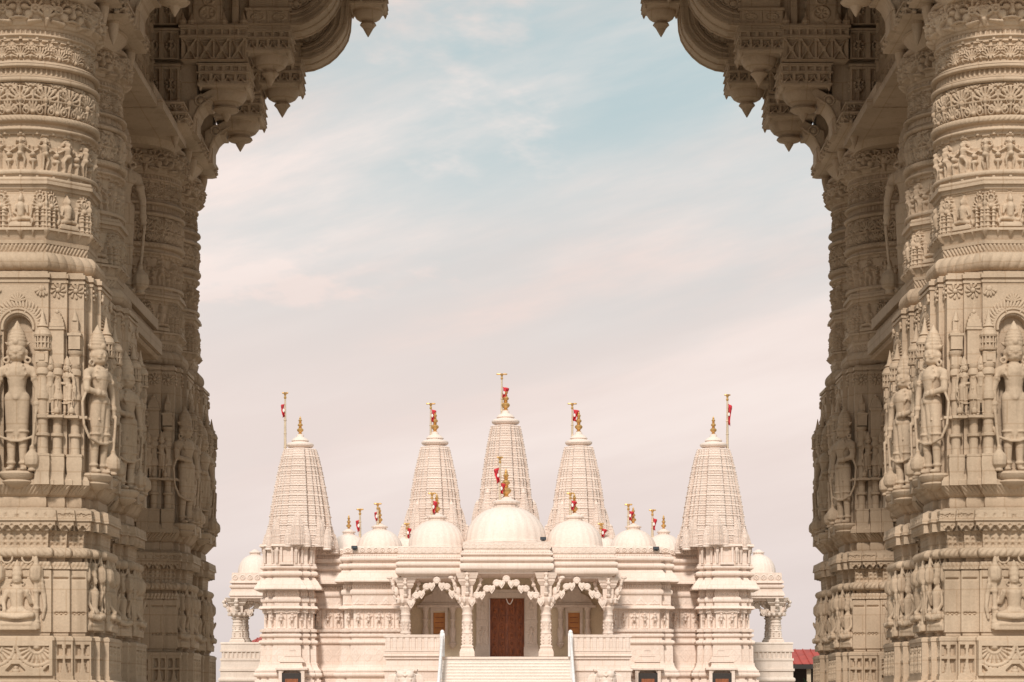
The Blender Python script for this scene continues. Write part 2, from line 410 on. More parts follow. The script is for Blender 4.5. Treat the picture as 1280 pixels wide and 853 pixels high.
def round_shaft(segs, N=640, dz=0.95):
    """segs top to bottom: (y0, y1, radius fn, relief (H, n, depth) or None, octagon 0/1) in photo rows"""
    th = np.arange(N)*2*PI/N; u = np.arange(N)/N
    octf = 1/np.cos((th+PI/8) % (PI/4)-PI/8)
    rows = []
    for y0, y1, rf, rel, oc in segs:
        n = max(2, int(math.ceil((y1-y0)/(dz if rel else 1.3)))+1)
        for i in range(n):
            t = i/(n-1); r = rf(t)*(octf if oc else 1.0)+np.zeros(N)
            if rel is not None:
                H, k, dep = rel[:3]; r = r+dep*samp(H, u*k+(rel[3] if len(rel) > 3 else .5), 1-t)
            r = r*.86; rows.append(np.stack([r*np.sin(th), -r*np.cos(th), np.full(N, HZ-(y0+(y1-y0)*t))], -1))
    V = np.array(rows)[::-1]          # bottom to top
    mb = MB(); V = V.reshape(-1, 3)*U; V[:, 2] += EYE
    nr = len(rows); a = np.arange(N)
    mb.add(V, [grid_faces(nr, N, True), a[::-1], a+(nr-1)*N]); return mb

def band(corners, classes, segs, res=0.9, scale=1.0, z0=0.0, mode='offset', dz=None, ycoord=False, cap=True, coarse=()):
    """closed polygon (counter-clockwise, x/y) swept along z with an outset per row.
    segs: (za, zb, outset fn, {class: (H, tile width, depth)}) with za<zb or za>zb; units scaled by `scale`"""
    C = np.array(corners, float); n = len(C)
    e = np.roll(C, -1, 0)-C; L = np.hypot(e[:, 0], e[:, 1]); nn = np.stack([e[:, 1], -e[:, 0]], -1)/L[:, None]
    npv = np.roll(nn, 1, 0); mit = (nn+npv)/(1+np.sum(nn*npv, 1))[:, None]
    ks = [1 if c in coarse else max(2, int(round(l/res))) for c, l in zip(classes, L)]
    dz = dz or res; rows = []
    for seg in segs:
        za, zb, of = seg[:3]; rel = seg[3] if len(seg) > 3 else None
        m = max(2, int(math.ceil(abs(zb-za)/(dz if rel else max(dz*1.5, abs(zb-za)/(12 if of(0.5) != (of(0)+of(1))/2 else 1)))))+1)
        for i in range(m):
            t = i/(m-1); o = of(t)
            Q = C*o if mode == 'scale' else C+mit*o
            out = []
            for k in range(n):
                a, b = Q[k], Q[(k+1) % n]; s = np.arange(ks[k])/ks[k]
                P = a+(b-a)*s[:, None]
                if rel and classes[k] in rel:
                    H, tw, dep = rel[classes[k]]
                    cnt = max(1, round(L[k]/15))/5 if H is globals().get('FRZ') else max(1, round(L[k]/tw))
                    vv = (1-t) if za > zb else t
                    d = dep*samp(H, s*cnt+(0.0 if cnt > 1 else 0.0), vv); d[0] = 0
                    P = P+nn[k]*d[:, None]
                out.append(P)
            P = np.concatenate(out); rows.append(np.concatenate([P, np.full((len(P), 1), za+(zb-za)*t)], 1))
    if segs[0][0] > segs[-1][1]: rows = rows[::-1]
    N = len(rows[0]); V = np.array(rows).reshape(-1, 3)
    if ycoord: V[:, 2] = HZ-V[:, 2]
    V = V*scale; V[:, 2] += z0
    mb = MB(); a = np.arange(N); fs = [grid_faces(len(rows), N, True)]
    if cap: fs += [a[::-1], a+(len(rows)-1)*N]
    mb.add(V, fs); return mb
def rect(x0, x1, y0, y1): return [(x0, y0), (x1, y0), (x1, y1), (x0, y1)]

# segs given in photo rows (top to bottom) become heights by flipping, so build with h = HZ - y
def hseg(segs): return [(HZ-s[0], HZ-s[1])+tuple(s[2:]) for s in segs]

# ------------------------------------------------------------------ gateway column pieces
FANS, FACE, FOL, DAN, OCT = t_fan().H, t_face().H, t_foliage().H, t_dancers(), t_octface()
def step(H, d=2.2): return np.where(H > .15, H*.85+d, np.minimum(H, 0))
FANS, FACE, FOL, DAN, OCT = step(FANS, 1.6), step(FACE, 2.2), step(FOL, 2.2), step(DAN, 2.0), step(OCT, 1.6)
def shaft_mesh():
    R = [
     (-18, -14, lin(100, 100), None, 0),
     (-14, 27, tor(94, 6), (FACE, 8, 1.4), 0),
     (27, 31, lin(93, 90), None, 0), (31, 36, lin(89, 90), (t_dentil().H, 80, 1.2), 0), (36, 39.5, tor(93, 2), None, 0),
     (39.5, 43, lin(90, 90), (t_notch().H, 24, 1), 0),
     (43, 70, lin(87, 88), (FANS, 20, 1.4), 0),
     (70, 74, lin(92, 98), None, 0), (74, 79, tor(96.5, 2.5), None, 0),
     (79, 87, lin(88, 89), (t_dentil().H, 76, 1.3), 0), (87, 91, lin(91, 98), None, 0), (91, 97, tor(97, 2.5), None, 0),
     (97, 139, tor(87, 5, 84.5), (FOL, 16, 1.3), 0),
     (139, 147, tor(94.5, 3.6), (t_rope_s().H, 84, 1.0), 0),
     (147, 154, sco(93.5, 3.5), None, 0), (154, 158, tor(95.5, 1.8), None, 0),
     (158, 162, lin(90, 90), (t_notch().H, 24, 1), 0),
     (162, 208, lin(86, 86.5), (DAN, 4, 1.5, .125), 0),
     (208, 213, tor(96, 1.2), None, 0), (213, 217, lin(92, 92), (t_notch().H, 24, .8), 0),
     (217, 222, tor(93.5, 1.5), None, 1), (222, 226, lin(96.5, 96.5), None, 1), (226, 231, lin(92, 91), None, 1),
     (231, 281, lin(87, 87), (OCT, 4, 1.35, .25), 1),
     (281, 284, lin(97, 97), None, 1), (284, 295, lin(92, 87), (step(t_drops().H, 2), 16, 1.4), 1), (295, 300, lin(91, 90), None, 1), (300, 310, lin(87, 86), (step(t_leafband(30, 10).H, 1), 16, 1.0), 1),
     (311, 334, tor(88, 11.5), (t_rope().H, 44, 1.5), 1), (334, 340, lin(90, 97), None, 1), (340, 344, lin(93, 93), None, 1)]
    return round_shaft(R)

Q1 = [(38, 94), (38, 87), (60, 87), (60, 80), (80, 80), (80, 60), (87, 60), (87, 38), (94, 38)]
def ratha(q, edge_cls):
    """four-fold plan from one quarter; returns corners CCW starting on the front (-y) face"""
    pts = []; cls = []
    # quarter walks from front face (x small, y=-big) to right face
    base = [(x, -y) for x, y in q]
    for k in range(4):
        c, s = [(1, 0), (0, 1), (-1, 0), (0, -1)][k]
        for i, (x, y) in enumerate(base): pts.append((c*x-s*y, s*x+c*y)); cls.append(edge_cls[i])
    return pts, cls
RC = ['r', 'S', 'r', 'T', 'T', 'r', 'S', 'r', 'F']
BODY, BCLS = ratha(Q1, RC)

def t_diamond(w, h):
    R = Rel(w, h)
    for i in (-1, 0, 1):
        for j in range(3):
            x, y = i*w/3, h*(j+.5)/3
            R.H = np.where(np.abs(R.dx(x))+np.abs(R.Y-y) < 2.6, -2.2, R.H)
    return R
def t_chev(w=9.5, h=12):
    R = Rel(w, h); tri = (R.Y/h*.9+.1) > (1-np.abs(2*R.X/w))
    R.H = np.where((R.Y < 7) & (np.abs(R.X)/(w/2) > R.Y/7), -6.0, 0.0); R.H = np.where((np.hypot(R.X, R.Y-6.5) < 1.4), -1.8, R.H); return R
def t_glyph(seed, w=22, h=14):
    R = Rel(w, h); g = random.Random(seed)
    for i in range(5):
        x = -w/2+3+i*(w-6)/4; y = h*.4+g.random()*2
        R.H = np.where((np.abs(np.hypot(R.X-x, R.Y-y)-1.6) < .8) & (R.X-x > -1-g.random()), -2.0, R.H)
        if i % 2: R.H = np.where((np.abs(R.X-x-1) < .7) & (np.abs(R.Y-y) < 3.4), -2.0, R.H)
    return R
def t_leafband(w, h):
    R = Rel(w, h)
    for i in range(max(1, int(w/5))):
        x = -w/2+2.5+i*5; R.cap(x-2, 1.5, x+1.5, h-1.5, 1.2, 2, 1.2)
    return R
def t_motif(w, h=88, y=26):
    R = Rel(w, h)
    for i in (-1, 0, 1):
        x = i*min(5.5, w/3.6); R.H = np.where((np.abs(np.hypot(R.X-x, R.Y-y)-2.2) < 1.0) & (R.Y-y > -1.5), -2.4, R.H)
    R.H = np.where((np.abs(R.Y-(h-11)) < 1.2) & (np.abs(R.X) < w*.42), -3, R.H)
    return R
def t_lotuspanel(w=94, h=44):
    R = Rel(w, h); R.H[:] = 5
    for cx in (-26, 26):
        q = (np.hypot(R.X-cx, R.Y-37) < 27) & (R.Y < 37); R.H = np.where(q, 0, R.H)
        R.ring(cx, 37, 24.5, 2.4, 1.0, -180, 0, 2.5)
        R.fan(cx, 37, 21, 11, 2.3, 1.7, 183, 357, .5); R.ring(cx, 37, 9, 2, 1.5, -180, 0); R.ell(cx, 36, 5, 4, 5)
        R.H = np.where(R.Y > 37.5, 5, R.H)
    for cx in (0, -52, 52, 47, -47):
        q = (np.abs(R.X-cx) < 12-.9*np.abs(R.Y-6)) & (R.Y > 4) & (R.Y < 14)
        R.H = np.where(q, 0, R.H); R.ell(cx, 6, 5, 3, 4); R.ell(cx, 10, 3, 3, 3.5)
    R.H = np.where(np.abs(R.X) > w/2-5, 5, R.H); R.H = np.where(R.Y < 4, 5, R.H)
    return R
def t_baluster(w=22, h=44):
    R = Rel(w, h)
    d = np.minimum(w/2-3-np.abs(R.X), np.minimum(R.Y-4, h-5-R.Y))
    prof = np.interp(R.Y, [4, 9, 14, 20, 24, 28, 34, 40], [5.2, 4.6, 3.2, 2.0, 4.8, 2.2, 2.6, 4.2])
    R.H = np.where(d > 0, -6.0, 0.0); R.H = np.where((np.abs(R.X) < prof*.85) | ((np.abs(R.Y-23) < 2.2) & (d > -1)), 0, R.H); return R
def t_sidepanel(w=94, h=44):
    R = Rel(w, h)
    for cx in (-30, 0, 30):
        R.cutbox(cx, 22, 12, 17, 4)
        for i in (-1, 0, 1):
            for j in range(4): R.H = np.where(np.hypot(R.X-cx-i*7, R.Y-8-j*9) < 2.6, 0, R.H)
            R.cap(cx+i*7, 6, cx+i*7, 37, 1.4, 1.0, 1)
        R.fan(cx, 30, 6, 5, 1, 1, 0, 180)
    return R

def t_arch(w=76, h=233):
    """front of the column body: recessed niche (bottom at y=0) under a radiating arch"""
    R = Rel(w, h)
    q = ((np.abs(R.X) < 17) & (R.Y < h-52) & (R.Y > 8)) | (np.hypot(R.X, R.Y-(h-52)) < 17)
    R.H = np.where(q, -11.0, 0)
    return R
def body_mesh():
    gl = {'F': (t_glyph(1, 76).H, 38, 1), 'S': (t_glyph(2).H, 22, 1), 'T': (t_glyph(5, 20).H, 20, 1)}
    ch = {'F': (t_chev().H, 9.5, 1), 'S': (t_chev().H, 10, 1), 'T': (t_chev().H, 10, 1)}
    dm = {'F': (t_diamond(25, 20).H, 25, 1), 'S': (t_diamond(22, 20).H, 22, 1), 'T': (t_diamond(20, 20).H, 20, 1)}
    rp = {c: (t_rope_s().H, 7, 1.4) for c in 'FST'}
    lf = {'F': (t_leafband(75, 10).H, 76, 1), 'S': (t_leafband(20, 10).H, 22, 1), 'T': (t_leafband(20, 10).H, 20, 1)}
    mo = {'F': (t_motif(38).H, 38, 1), 'S': (t_motif(22).H, 22, 1), 'T': (t_motif(20).H, 20, 1)}
    arch = {'F': (np.roll(t_arch().H, t_arch().H.shape[1]//2, 1)*0+t_arch().H, 76, 1)}
    segs = [(338, 341, lin(-1, -1)), (341, 346, lin(2, 2)), (346, 349, lin(-1, -1)), (349, 352, lin(1.5, 1.5)), (352, 359, lin(0, 0)), (359, 592, lin(0, 0), arch),
            (592, 600, lin(3, 7)), (600, 606, lin(8, 8)), (606, 617, lin(6, -1), {c: (t_leafband(20, 10).H, 20, .8) for c in 'FST'}),
            (617, 620, lin(-1, -4)), (620, 634, tor(-5, 1.5)), (634, 638, lin(3, 10)), (638, 651, lin(11, 12.5), gl), (651, 652, lin(10, 10)),
            (652, 663, lin(10, 10), ch), (663, 664, lin(2, 2)), (664, 684, lin(0, -1), dm),
            (684, 697, tor(1, 6), rp), (697, 702, lin(-3, -3)), (702, 711, lin(3, 5), lf), (711, 713, lin(2, 2)),
            (713, 790, lin(4, 4), mo), (790, 794.5, lin(2, 2))]
    mb = band(BODY, BCLS, hseg(segs), 0.95, U, EYE, dz=0.95)
    ledge = MB()
    for c, h in (((42, -98), (16, 8)), ((62, -92), (14, 8)), ((76, -86), (10, 7)), ((-42, -98), (16, 8)), ((-62, -92), (14, 8))):
        ledge.box((c[0], c[1], HZ-521), (h[0], h[1], 1.6)); ledge.box((-c[1], c[0], HZ-521), (h[1], h[0], 1.6))
    for t in (70, 49):
        yy = -81 if t == 70 else -88
        for sg in (-1, 1):
            for fn in (lambda a, b: (a, b), lambda a, b: (-b, a)):
                def P(a, b, z): q = fn(a, b); return (q[0], q[1], z)
                ledge.ell(P(sg*t, yy, HZ-361), (3.4, 3.4, 3.4), 10, 6)
                for k in range(9):
                    a = math.radians(k*40+20); ledge.cap(P(sg*t+4.4*math.cos(a), yy, HZ-361+4.4*math.sin(a)), P(sg*t+8.4*math.cos(a+.25), yy, HZ-361+8.4*math.sin(a+.25)), 1.0, 1.9, 7, 3)
    ledge.xf(Matrix.Scale(U, 4)); ledge.xf(Matrix.Translation((0, 0, EYE)))
    V = np.concatenate(ledge.V); mb.add(V, ledge.F_all()); return mb

QP = [(47, 104), (47, 97), (69, 97), (69, 93), (91, 91), (93, 69), (97, 69), (97, 47), (104, 47)]
QP = [(47, 106), (47, 98), (69, 98), (69, 91), (91, 91), (91, 69), (98, 69), (98, 47), (106, 47)]
def plinth_mesh():
    P, C = ratha(QP, RC); C = list(C)
    lot = t_lotuspanel().H; bal = t_baluster().H; sp = t_sidepanel().H
    # front face keeps the lotus fans, the side faces carry baluster panels
    for i, c in enumerate(C):
        if c == 'F': C[i] = 'F' if i == len(C)-1 else 'G'
    rel = {'F': (lot, 94, 1), 'G': (sp, 94, 1), 'S': (bal, 22, 1), 'T': (bal, 22, 1)}
    segs = [(795, 797, lin(-2, 0)), (797, 801, lin(1, 1)), (801, 845, lin(0, 0), rel), (845, 850, lin(1, 1)), (850, 852, lin(5, 7)), (852, 866, lin(8, 8)),
            (866, 884, tor(6, 7)), (884, 900, lin(5, 5)), (900, 930, lin(10, 14)), (930, 1000, lin(12, 12)), (1000, 1060, lin(18, 24)), (1060, 1206.5, lin(26, 26))]
    return band(P, C, hseg(segs), 0.95, U, EYE, dz=0.95)

# ---- colonnettes: (dx along face, y out) with lathe profile from row 410 to row 606
def colonnette(kind):
    mb = MB(); s = 6.4 if kind == 0 else 5.6
    P = [(606, 9.2), (600, 9.2), (596, 8.8), (592, 8.8), (582, 9.8), (575, 9.8), (571, 9.2), (570.5, 9.9), (568, 9.9), (567.5, 8.6)]
    mbp = []
    for y, r in P: mbp.append((r*1.18, HZ-y))
    n0 = 4
    # square pedestal
    th = PI/4
    pr = np.array(mbp); v = []
    for r, z in mbp:
        for k in range(4):
            a = th+k*PI/2; v.append((r*1.2*math.cos(a), r*1.2*math.sin(a)*.8, z))
    mb.add(v, [grid_faces(len(mbp), 4, True), np.arange(4)[::-1], np.arange(4)+(len(mbp)-1)*4])
    L = [(567.5, s+1), (566, s+.4), (546, s), (545, s+2.8), (542, s+2.8), (541, s), (524, s), (523, s+2.5), (519, s+2.8), (518, s), (500, s), (499, s+2), (494, s+2.4), (491, s+.8), (489, s+.8), (488, s), (470, s*.95), (468, s+2), (463, s+2), (460, s+.3), (457, s+2), (454, s+2)]
    mb.lathe([(r, HZ-y) for y, r in L], 16)
    if kind == 0:
        # square block then a pierced bell capital
        mb.box((0, 0, HZ-447), (s+1.4, s+1, 7)); mb.box((0, -s-1.2, HZ-447), (3.6, 1, 4.2))
        mb.lathe([(s, HZ-440), (s+4.5, HZ-438), (s+5, HZ-436), (s+3.2, HZ-435.6)], 16)
        mb.lathe([(s+1, HZ-436), (s+1.2, HZ-416)], 16)
        for k in range(12):
            a = k*2*PI/12; c = (math.cos(a)*(s+2.6), math.sin(a)*(s+2.6))
            mb.cap((*c, HZ-435.5), (*c, HZ-421), 1.1, 1.1, 6, 2)
        mb.tor((0, 0, HZ-429), s+2.7, 1.0, 'z', 20, 6)
        mb.lathe([(s+4, HZ-421.5), (s+4.8, HZ-419), (s+2.5, HZ-413), (s-1, HZ-409.5), (s+1.2, HZ-408.5), (s-2, HZ-405), (s-4, HZ-396), (.4, HZ-386)], 16)
    elif kind == 1:
        mb.box((0, 1.5, HZ-433), (s+3, s+.5, 22)); mb.box((0, 1.5, HZ-410), (s+4.5, s+2, 1.6))
        for k, (w, y) in enumerate(((s+3.4, 405.5), (s+2.2, 401), (s+.6, 397), (s-1.5, 393))): mb.box((0, 1.8, HZ-y), (w, w*.8, 2.4))
        mb.lathe([(2.2, HZ-391), (2.8, HZ-389), (.4, HZ-385)], 10)
    else:
        mb.box((0, 0, HZ-450), (s+1, s+1, 5)); mb.lathe([(s, HZ-446), (s+3.4, HZ-440), (s+3.6, HZ-437.5), (s+1, HZ-437)], 16)
        mb.box((0, 0, HZ-427), (s+1.6, s+1.2, 8.5)); mb.box((0, 0, HZ-417), (s+3, s+2.4, 1.6)); mb.ell((0, 0, HZ-415.5), (s+1.6, s+1.2, 6)); mb.box((0, 1, HZ-405), (s-1.2, s-1.4, 6))
        mb.lathe([(s-.4, HZ-399.5), (s-2, HZ-395), (s-3.6, HZ-390), (.3, HZ-384)], 10)
    M_ = Matrix.Scale(U, 4); M_.translation = (0, 0, EYE); mb.xf(M_)
    return mb.mesh('colonnette')

def niche_arch():
    mb = MB(); cz = HZ-409
    mb.tor((0, 0, cz), 19.5, 2.0, 'y', 30, 6, math.radians(-8), math.radians(188))
    mb.tor((0, 1.5, cz), 25, 4.0, 'y', 34, 6, math.radians(-25), math.radians(205))
    for i in range(31):
        a = math.radians(-28+236*i/30); b = a+.10
        p = (27*math.cos(a), -1.0, cz+27*math.sin(a)); q = (35.5*math.cos(b), 1.0, cz+35.5*math.sin(b))
        mb.cap(p, q, 1.9, 1.5, 7, 3)
    mb.tor((0, 3.5, cz), 36, 2.0, 'y', 34, 6, math.radians(-28), math.radians(208))
    for m in (-1, 1):
        mb.tor((m*15, -1, HZ-392), 6.5, 1.3, 'y', 14, 6, math.radians(10), math.radians(170))
        mb.cap((m*25, 0, HZ-423), (m*22, 0, HZ-436), 2.6, 1.4)
        # corner leaves
        for j in range(5):
            a = math.radians(200+j*28 if m > 0 else -20-j*28)
            mb.cap((m*30, -.4, HZ-360), (m*30+8*math.cos(a), -.4, HZ-360+8*math.sin(a)), 1.0, 2.0, 7, 3)
        mb.ell((m*30, -.4, HZ-360), (4.2, 2.4, 4.2))
    for j in range(7):
        a = math.radians(15+150*j/6); mb.cap((0, 0, HZ-376), (9*math.cos(a), 0, HZ-376+9*math.sin(a)), 1.0, 1.8, 7, 3)
    M_ = Matrix.Scale(U, 4); M_.translation = (0, 0, EYE); mb.xf(M_)
    return mb.mesh('niche_arch')

def pedestal():
    mb = MB()
    prof = [(597, 10), (594, 17), (592, 20), (590.5, 19)]
    mb.lathe([(3, HZ-611), (10, HZ-608), (16, HZ-605), (18.5, HZ-602.5), (15.5, HZ-600), (20, HZ-597), (22.5, HZ-592.5), (20, HZ-589.5), (1, HZ-589)], 28,
             (0, 0, 0), lambda t: 1+.04*np.sin(t*14), sx=1.05, sy=.75)
    M_ = Matrix.Scale(U, 4); M_.translation = (0, 0, EYE); mb.xf(M_)
    return mb.mesh('pedestal')

# ---- carved guardians, feet at z=0, facing -y, in units (about 188 tall)
def guardian(kind):
    m = MB(); c, e, t = m.cap, m.ell, m.tor
    bend = 3.5 if kind == 1 else 0.0
    # legs
    for s in (-1, 1):
        hx, kx, fx = s*7+bend, s*(8.5 if kind == 1 and s > 0 else 7.2)+bend*.4, s*7.5
        ky = -2.5 if (kind == 1 and s > 0) else 0
        c((hx, 0, 92), (kx, ky, 48), 9.2, 6.6, 16); c((kx, ky, 48), (fx, 0, 7), 6.6, 4.2, 16)
        e((fx+s*1.5, -5, 3), (4.6, 8.5, 3.2)); t((fx, 0, 11), 5, 1.4)
        t((kx, ky, 50), 7.6, 1.1)
        for q in range(3): c((hx+s*2.6, -7.5+q, 86-q*2), (kx+s*(q-1)*3, ky-6.2, 54+q*3), 1.1, .8, 8)
    # dhoti pleat, belt and sash
    c((bend*.7, -7, 88), (0, -5, 40), 3.4, 2.2); c((bend*.7-2, -8, 88), (-2.5, -6, 46), 1.5, 1.2); c((bend*.7+2, -8, 88), (2.5, -6, 46), 1.5, 1.2)
    c((-8, -5.5, 74), (8, -6.5, 66), 1.6); c((8, -6.5, 66), (12, -2, 60), 1.6)
    m.lathe([(13.5, 88), (15, 91), (15, 95), (13.2, 97)], 24, (bend, 0, 0), None, True, 1, .68)
    e((bend, -10, 92), (4, 2.4, 4)); e((bend, 0, 88), (15, 10, 9))
    # torso, necklace
    c((bend, 0, 94), (bend*.3, 0, 106), 11.5, 10.6, 18); c((bend*.3, 0, 106), (0, -1, 124), 10.8, 13.5, 18); e((0, -.5, 124), (18.5, 9.5, 9))
    for s in (-1, 1): e((s*6.5, -8, 121), (6, 4, 5)); c((s*7, -1, 129), (s*18, 0, 127), 5, 5.6)
    for R_, z_ in ((9, 131), (11.5, 127), (14, 121)):
        for i in range(11):
            a = math.radians(200+140*i/10); e((R_*math.cos(a), -8.5-1.6*(1-abs(math.cos(a))), z_+5+R_*.9*math.sin(a)), (1.5, 1.6, 1.4), 8, 5)
    # arms
    def arm(pts, bang=True):
        r = [5.4, 4.4, 3.2]
        for i in range(2): c(pts[i], pts[i+1], r[i], r[i+1], 14)
        d = np.array(pts[2])-np.array(pts[1]); d = d/np.linalg.norm(d)
        h = np.array(pts[2])
        c(h, h+d*4, 3.4, 3.0, 10)
        side = np.cross(d, [0, 1, 0]); side /= np.linalg.norm(side)
        for k in range(4):
            p = h+d*4+side*(k-1.5)*1.5; q = p+d*(4.4-.5*abs(k-1.4)); c(p, q, .95, .9, 7, 3); c(q, q+d*2.2+np.array([0, 1.4, 0]), .9, .7, 7, 3)
        c(h+side*3, h+side*4+d*4+np.array([0, -1.5, 0]), 1.0, .8, 7, 3)
        for w in (.82, .92): 
            p = np.array(pts[1])*(1-w)+np.array(pts[2])*w; c(p-d*.7, p+d*.7, 4.7, 4.7, 14, 2)
        p = np.array(pts[0])*.55+np.array(pts[1])*.45; dd = np.array(pts[1])-np.array(pts[0]); dd = dd/np.linalg.norm(dd)
        c(p-dd*.9, p+dd*.9, 6.0, 6.0, 14, 2); e(p+np.array([0, -5.5, 2]), (2.4, 1.4, 3))
    arm([(20, 0, 126), (26, -1, 103), (25, -4, 82)])
    # mace held in the hand on the inner side
    c((25, -8, 74), (20.5, -8, 30), 2.0, 1.8, 10); m.lathe([(2, 32), (3.4, 30), (3, 27), (8.6, 20), (9.6, 14), (8.8, 8), (5, 5), (4, 3.5), (5.5, 2), (5, 0)][::-1], 20, (20, -8, 0), lambda a: 1+.04*np.cos(10*a))
    if kind == 0: arm([(-20, 0, 126), (-26, -1, 103), (-25, -4, 82)])
    elif kind == 1: arm([(-20, 0, 126), (-25, -4, 105), (-8, -11, 101)])
    else: arm([(-20, 0, 126), (-29, -2, 140), (-20, -4, 158)])
    if kind != 2:
        # long garland loop falling past the knees
        pts = [(25, -4, 104), (31, -2, 88), (29, -3, 60), (22, -6, 44), (6, -8, 38), (-6, -8, 38), (-22, -6, 44), (-29, -3, 60), (-31, -2, 88), (-25, -4, 104)]
        m.tube(pts, 1.9, 8)
    k0 = len(m.V)
    # neck, head, face
    c((0, 0, 130), (0, -.5, 141), 5.2, 4.8); e((0, -1, 150), (9.6, 9.8, 12), 22, 15); e((0, -2.2, 143.5), (7.8, 7.8, 6.4), 18, 11)
    e((0, -10.9, 148.2), (1.5, 1.7, 2.6), 10, 7); c((0, -10.6, 153), (0, -11, 149), .8, 1.0, 8, 3); e((0, -9.9, 143.6), (2.8, 1.1, .8), 12, 5); e((0, -9.5, 142.0), (2.2, 1.2, .8), 12, 5)
    for s in (-1, 1):
        e((s*3.8, -9.6, 151.2), (2.4, 1.2, 1.1), 12, 6); c((s*1.6, -10.4, 153.8), (s*6.2, -8.6, 153.8), .6, .45, 7, 3); e((s*4.6, -7.4, 146.6), (3.4, 2.8, 3), 12, 7)
        e((s*10, 0, 148.5), (1.7, 3.0, 4.6), 10, 7); t((s*11.2, -1.5, 139.5), 3.2, 1.5, 'y', 16, 6); e((s*9.6, 1.5, 133), (3, 3, 6))
        c((s*9, 2, 159), (s*12.5, 2, 162), 2.2, 1.2)
    # tall tiered crown
    m.lathe([(9.4, 156.5), (10.0, 158), (10.0, 160.5), (9.2, 162), (10.2, 164.5), (8.8, 166), (9.6, 168.5), (8, 170), (8.6, 172.5), (6.8, 174), (7.2, 176.5), (5.2, 178), (5.4, 180), (3.4, 182), (2.6, 185), (1.4, 187), (.3, 190)], 24, (0, .4, 0), None, True, 1, 1)
    e((0, -9.8, 161.5), (2.6, 1.6, 3.6))
    for i in range(k0, len(m.V)):      # heads are large in this carving tradition
        m.V[i] = (m.V[i]-np.array([0, 0, 137]))*np.array([1.2, 1.12, 1.0])+np.array([0, 0, 137])
    m.xf(Matrix.Scale(U, 4))
    return remesh(m, ['guardian_figure', 'swaying_figure', 'dancer_figure'][kind], 0.0058, 1)

def seated():
    m = MB(); c, e, t = m.cap, m.ell, m.tor
    # cross-legged deity between two posts, rows 690-790 -> about 96 tall; base z=0
    m.box((0, 2, 5), (25, 9, 4)); m.box((0, 2, 12), (20, 8, 3)); c((-18, -6, 9), (18, -6, 9), 2.4)
    c((0, 0, 30), (0, 0, 48), 8, 10, 14); e((0, 0, 50), (12.5, 7, 6)); e((0, -1, 24), (13, 9, 8))
    for s in (-1, 1):
        c((s*5, -1, 22), (s*19, -8, 20), 6, 4.6); c((s*19, -8, 20), (s*2, -11, 17), 4.4, 3.2); e((s*-3, -11, 17), (4, 2.5, 2.4))
        c((s*13, 0, 50), (s*17, -2, 36), 3.8, 3.2); c((s*17, -2, 36), (s*14, -9, 26 if s < 0 else 46), 3.1, 2.3); e((s*14, -10, 26 if s < 0 else 49), (2.6, 2, 3))
        e((s*4, -6, 48), (4, 2.5, 3.4)); t((s*7, -1, 60), 2.4, .9, 'y', 12, 6)
        x = s*24
        m.lathe([(5, 2), (5, 8), (4, 9), (5, 12), (3.4, 14), (3.4, 26), (4.8, 27), (4.8, 29), (3.4, 30), (3.4, 48), (4.6, 49), (4.6, 52), (3.2, 53), (3.2, 60), (7.5, 64), (8.2, 68), (8.2, 76), (7, 80), (3.5, 84), (2.5, 90), (.4, 97)], 14, (x, -1, 0))
        for k in range(8):
            a = k*PI/4; m.cap((x+7.6*math.cos(a), -1+7.6*math.sin(a), 67), (x+7.6*math.cos(a), -1+7.6*math.sin(a), 77), 1.3)
        c((s*33, 0, 46), (s*31, -2, 58), 3, 3.4); e((s*31, -2, 63), (3.2, 3.2, 3.8)); c((s*33, 0, 46), (s*35, -2, 30), 3.4, 2.4); c((s*35, -2, 30), (s*32, -1, 16), 2.4, 2)
        t((s*13, 0, 92), 7, 1.6, 'y', 16, 6)
    c((0, 0, 54), (0, -1, 60), 3.4); e((0, -1.5, 65), (6.2, 6.2, 7.4)); e((0, -7.5, 64.5), (1.2, 1.4, 2.2)); e((0, -7, 61), (2, 1, .8))
    m.lathe([(6.6, 69), (7.4, 70.5), (6.8, 73), (6, 75), (6.2, 77), (4.4, 80), (4.2, 82), (2.4, 86), (.3, 90)], 16)
    t((0, 3, 68), 13, 1.8, 'y', 26, 6, math.radians(-20), math.radians(200)); t((0, 3, 68), 17, 1.5, 'y', 26, 6, math.radians(-20), math.radians(200))
    m.xf(Matrix.Scale(U, 4)); return remesh(m, 'seated_figure', 0.0062, 1)

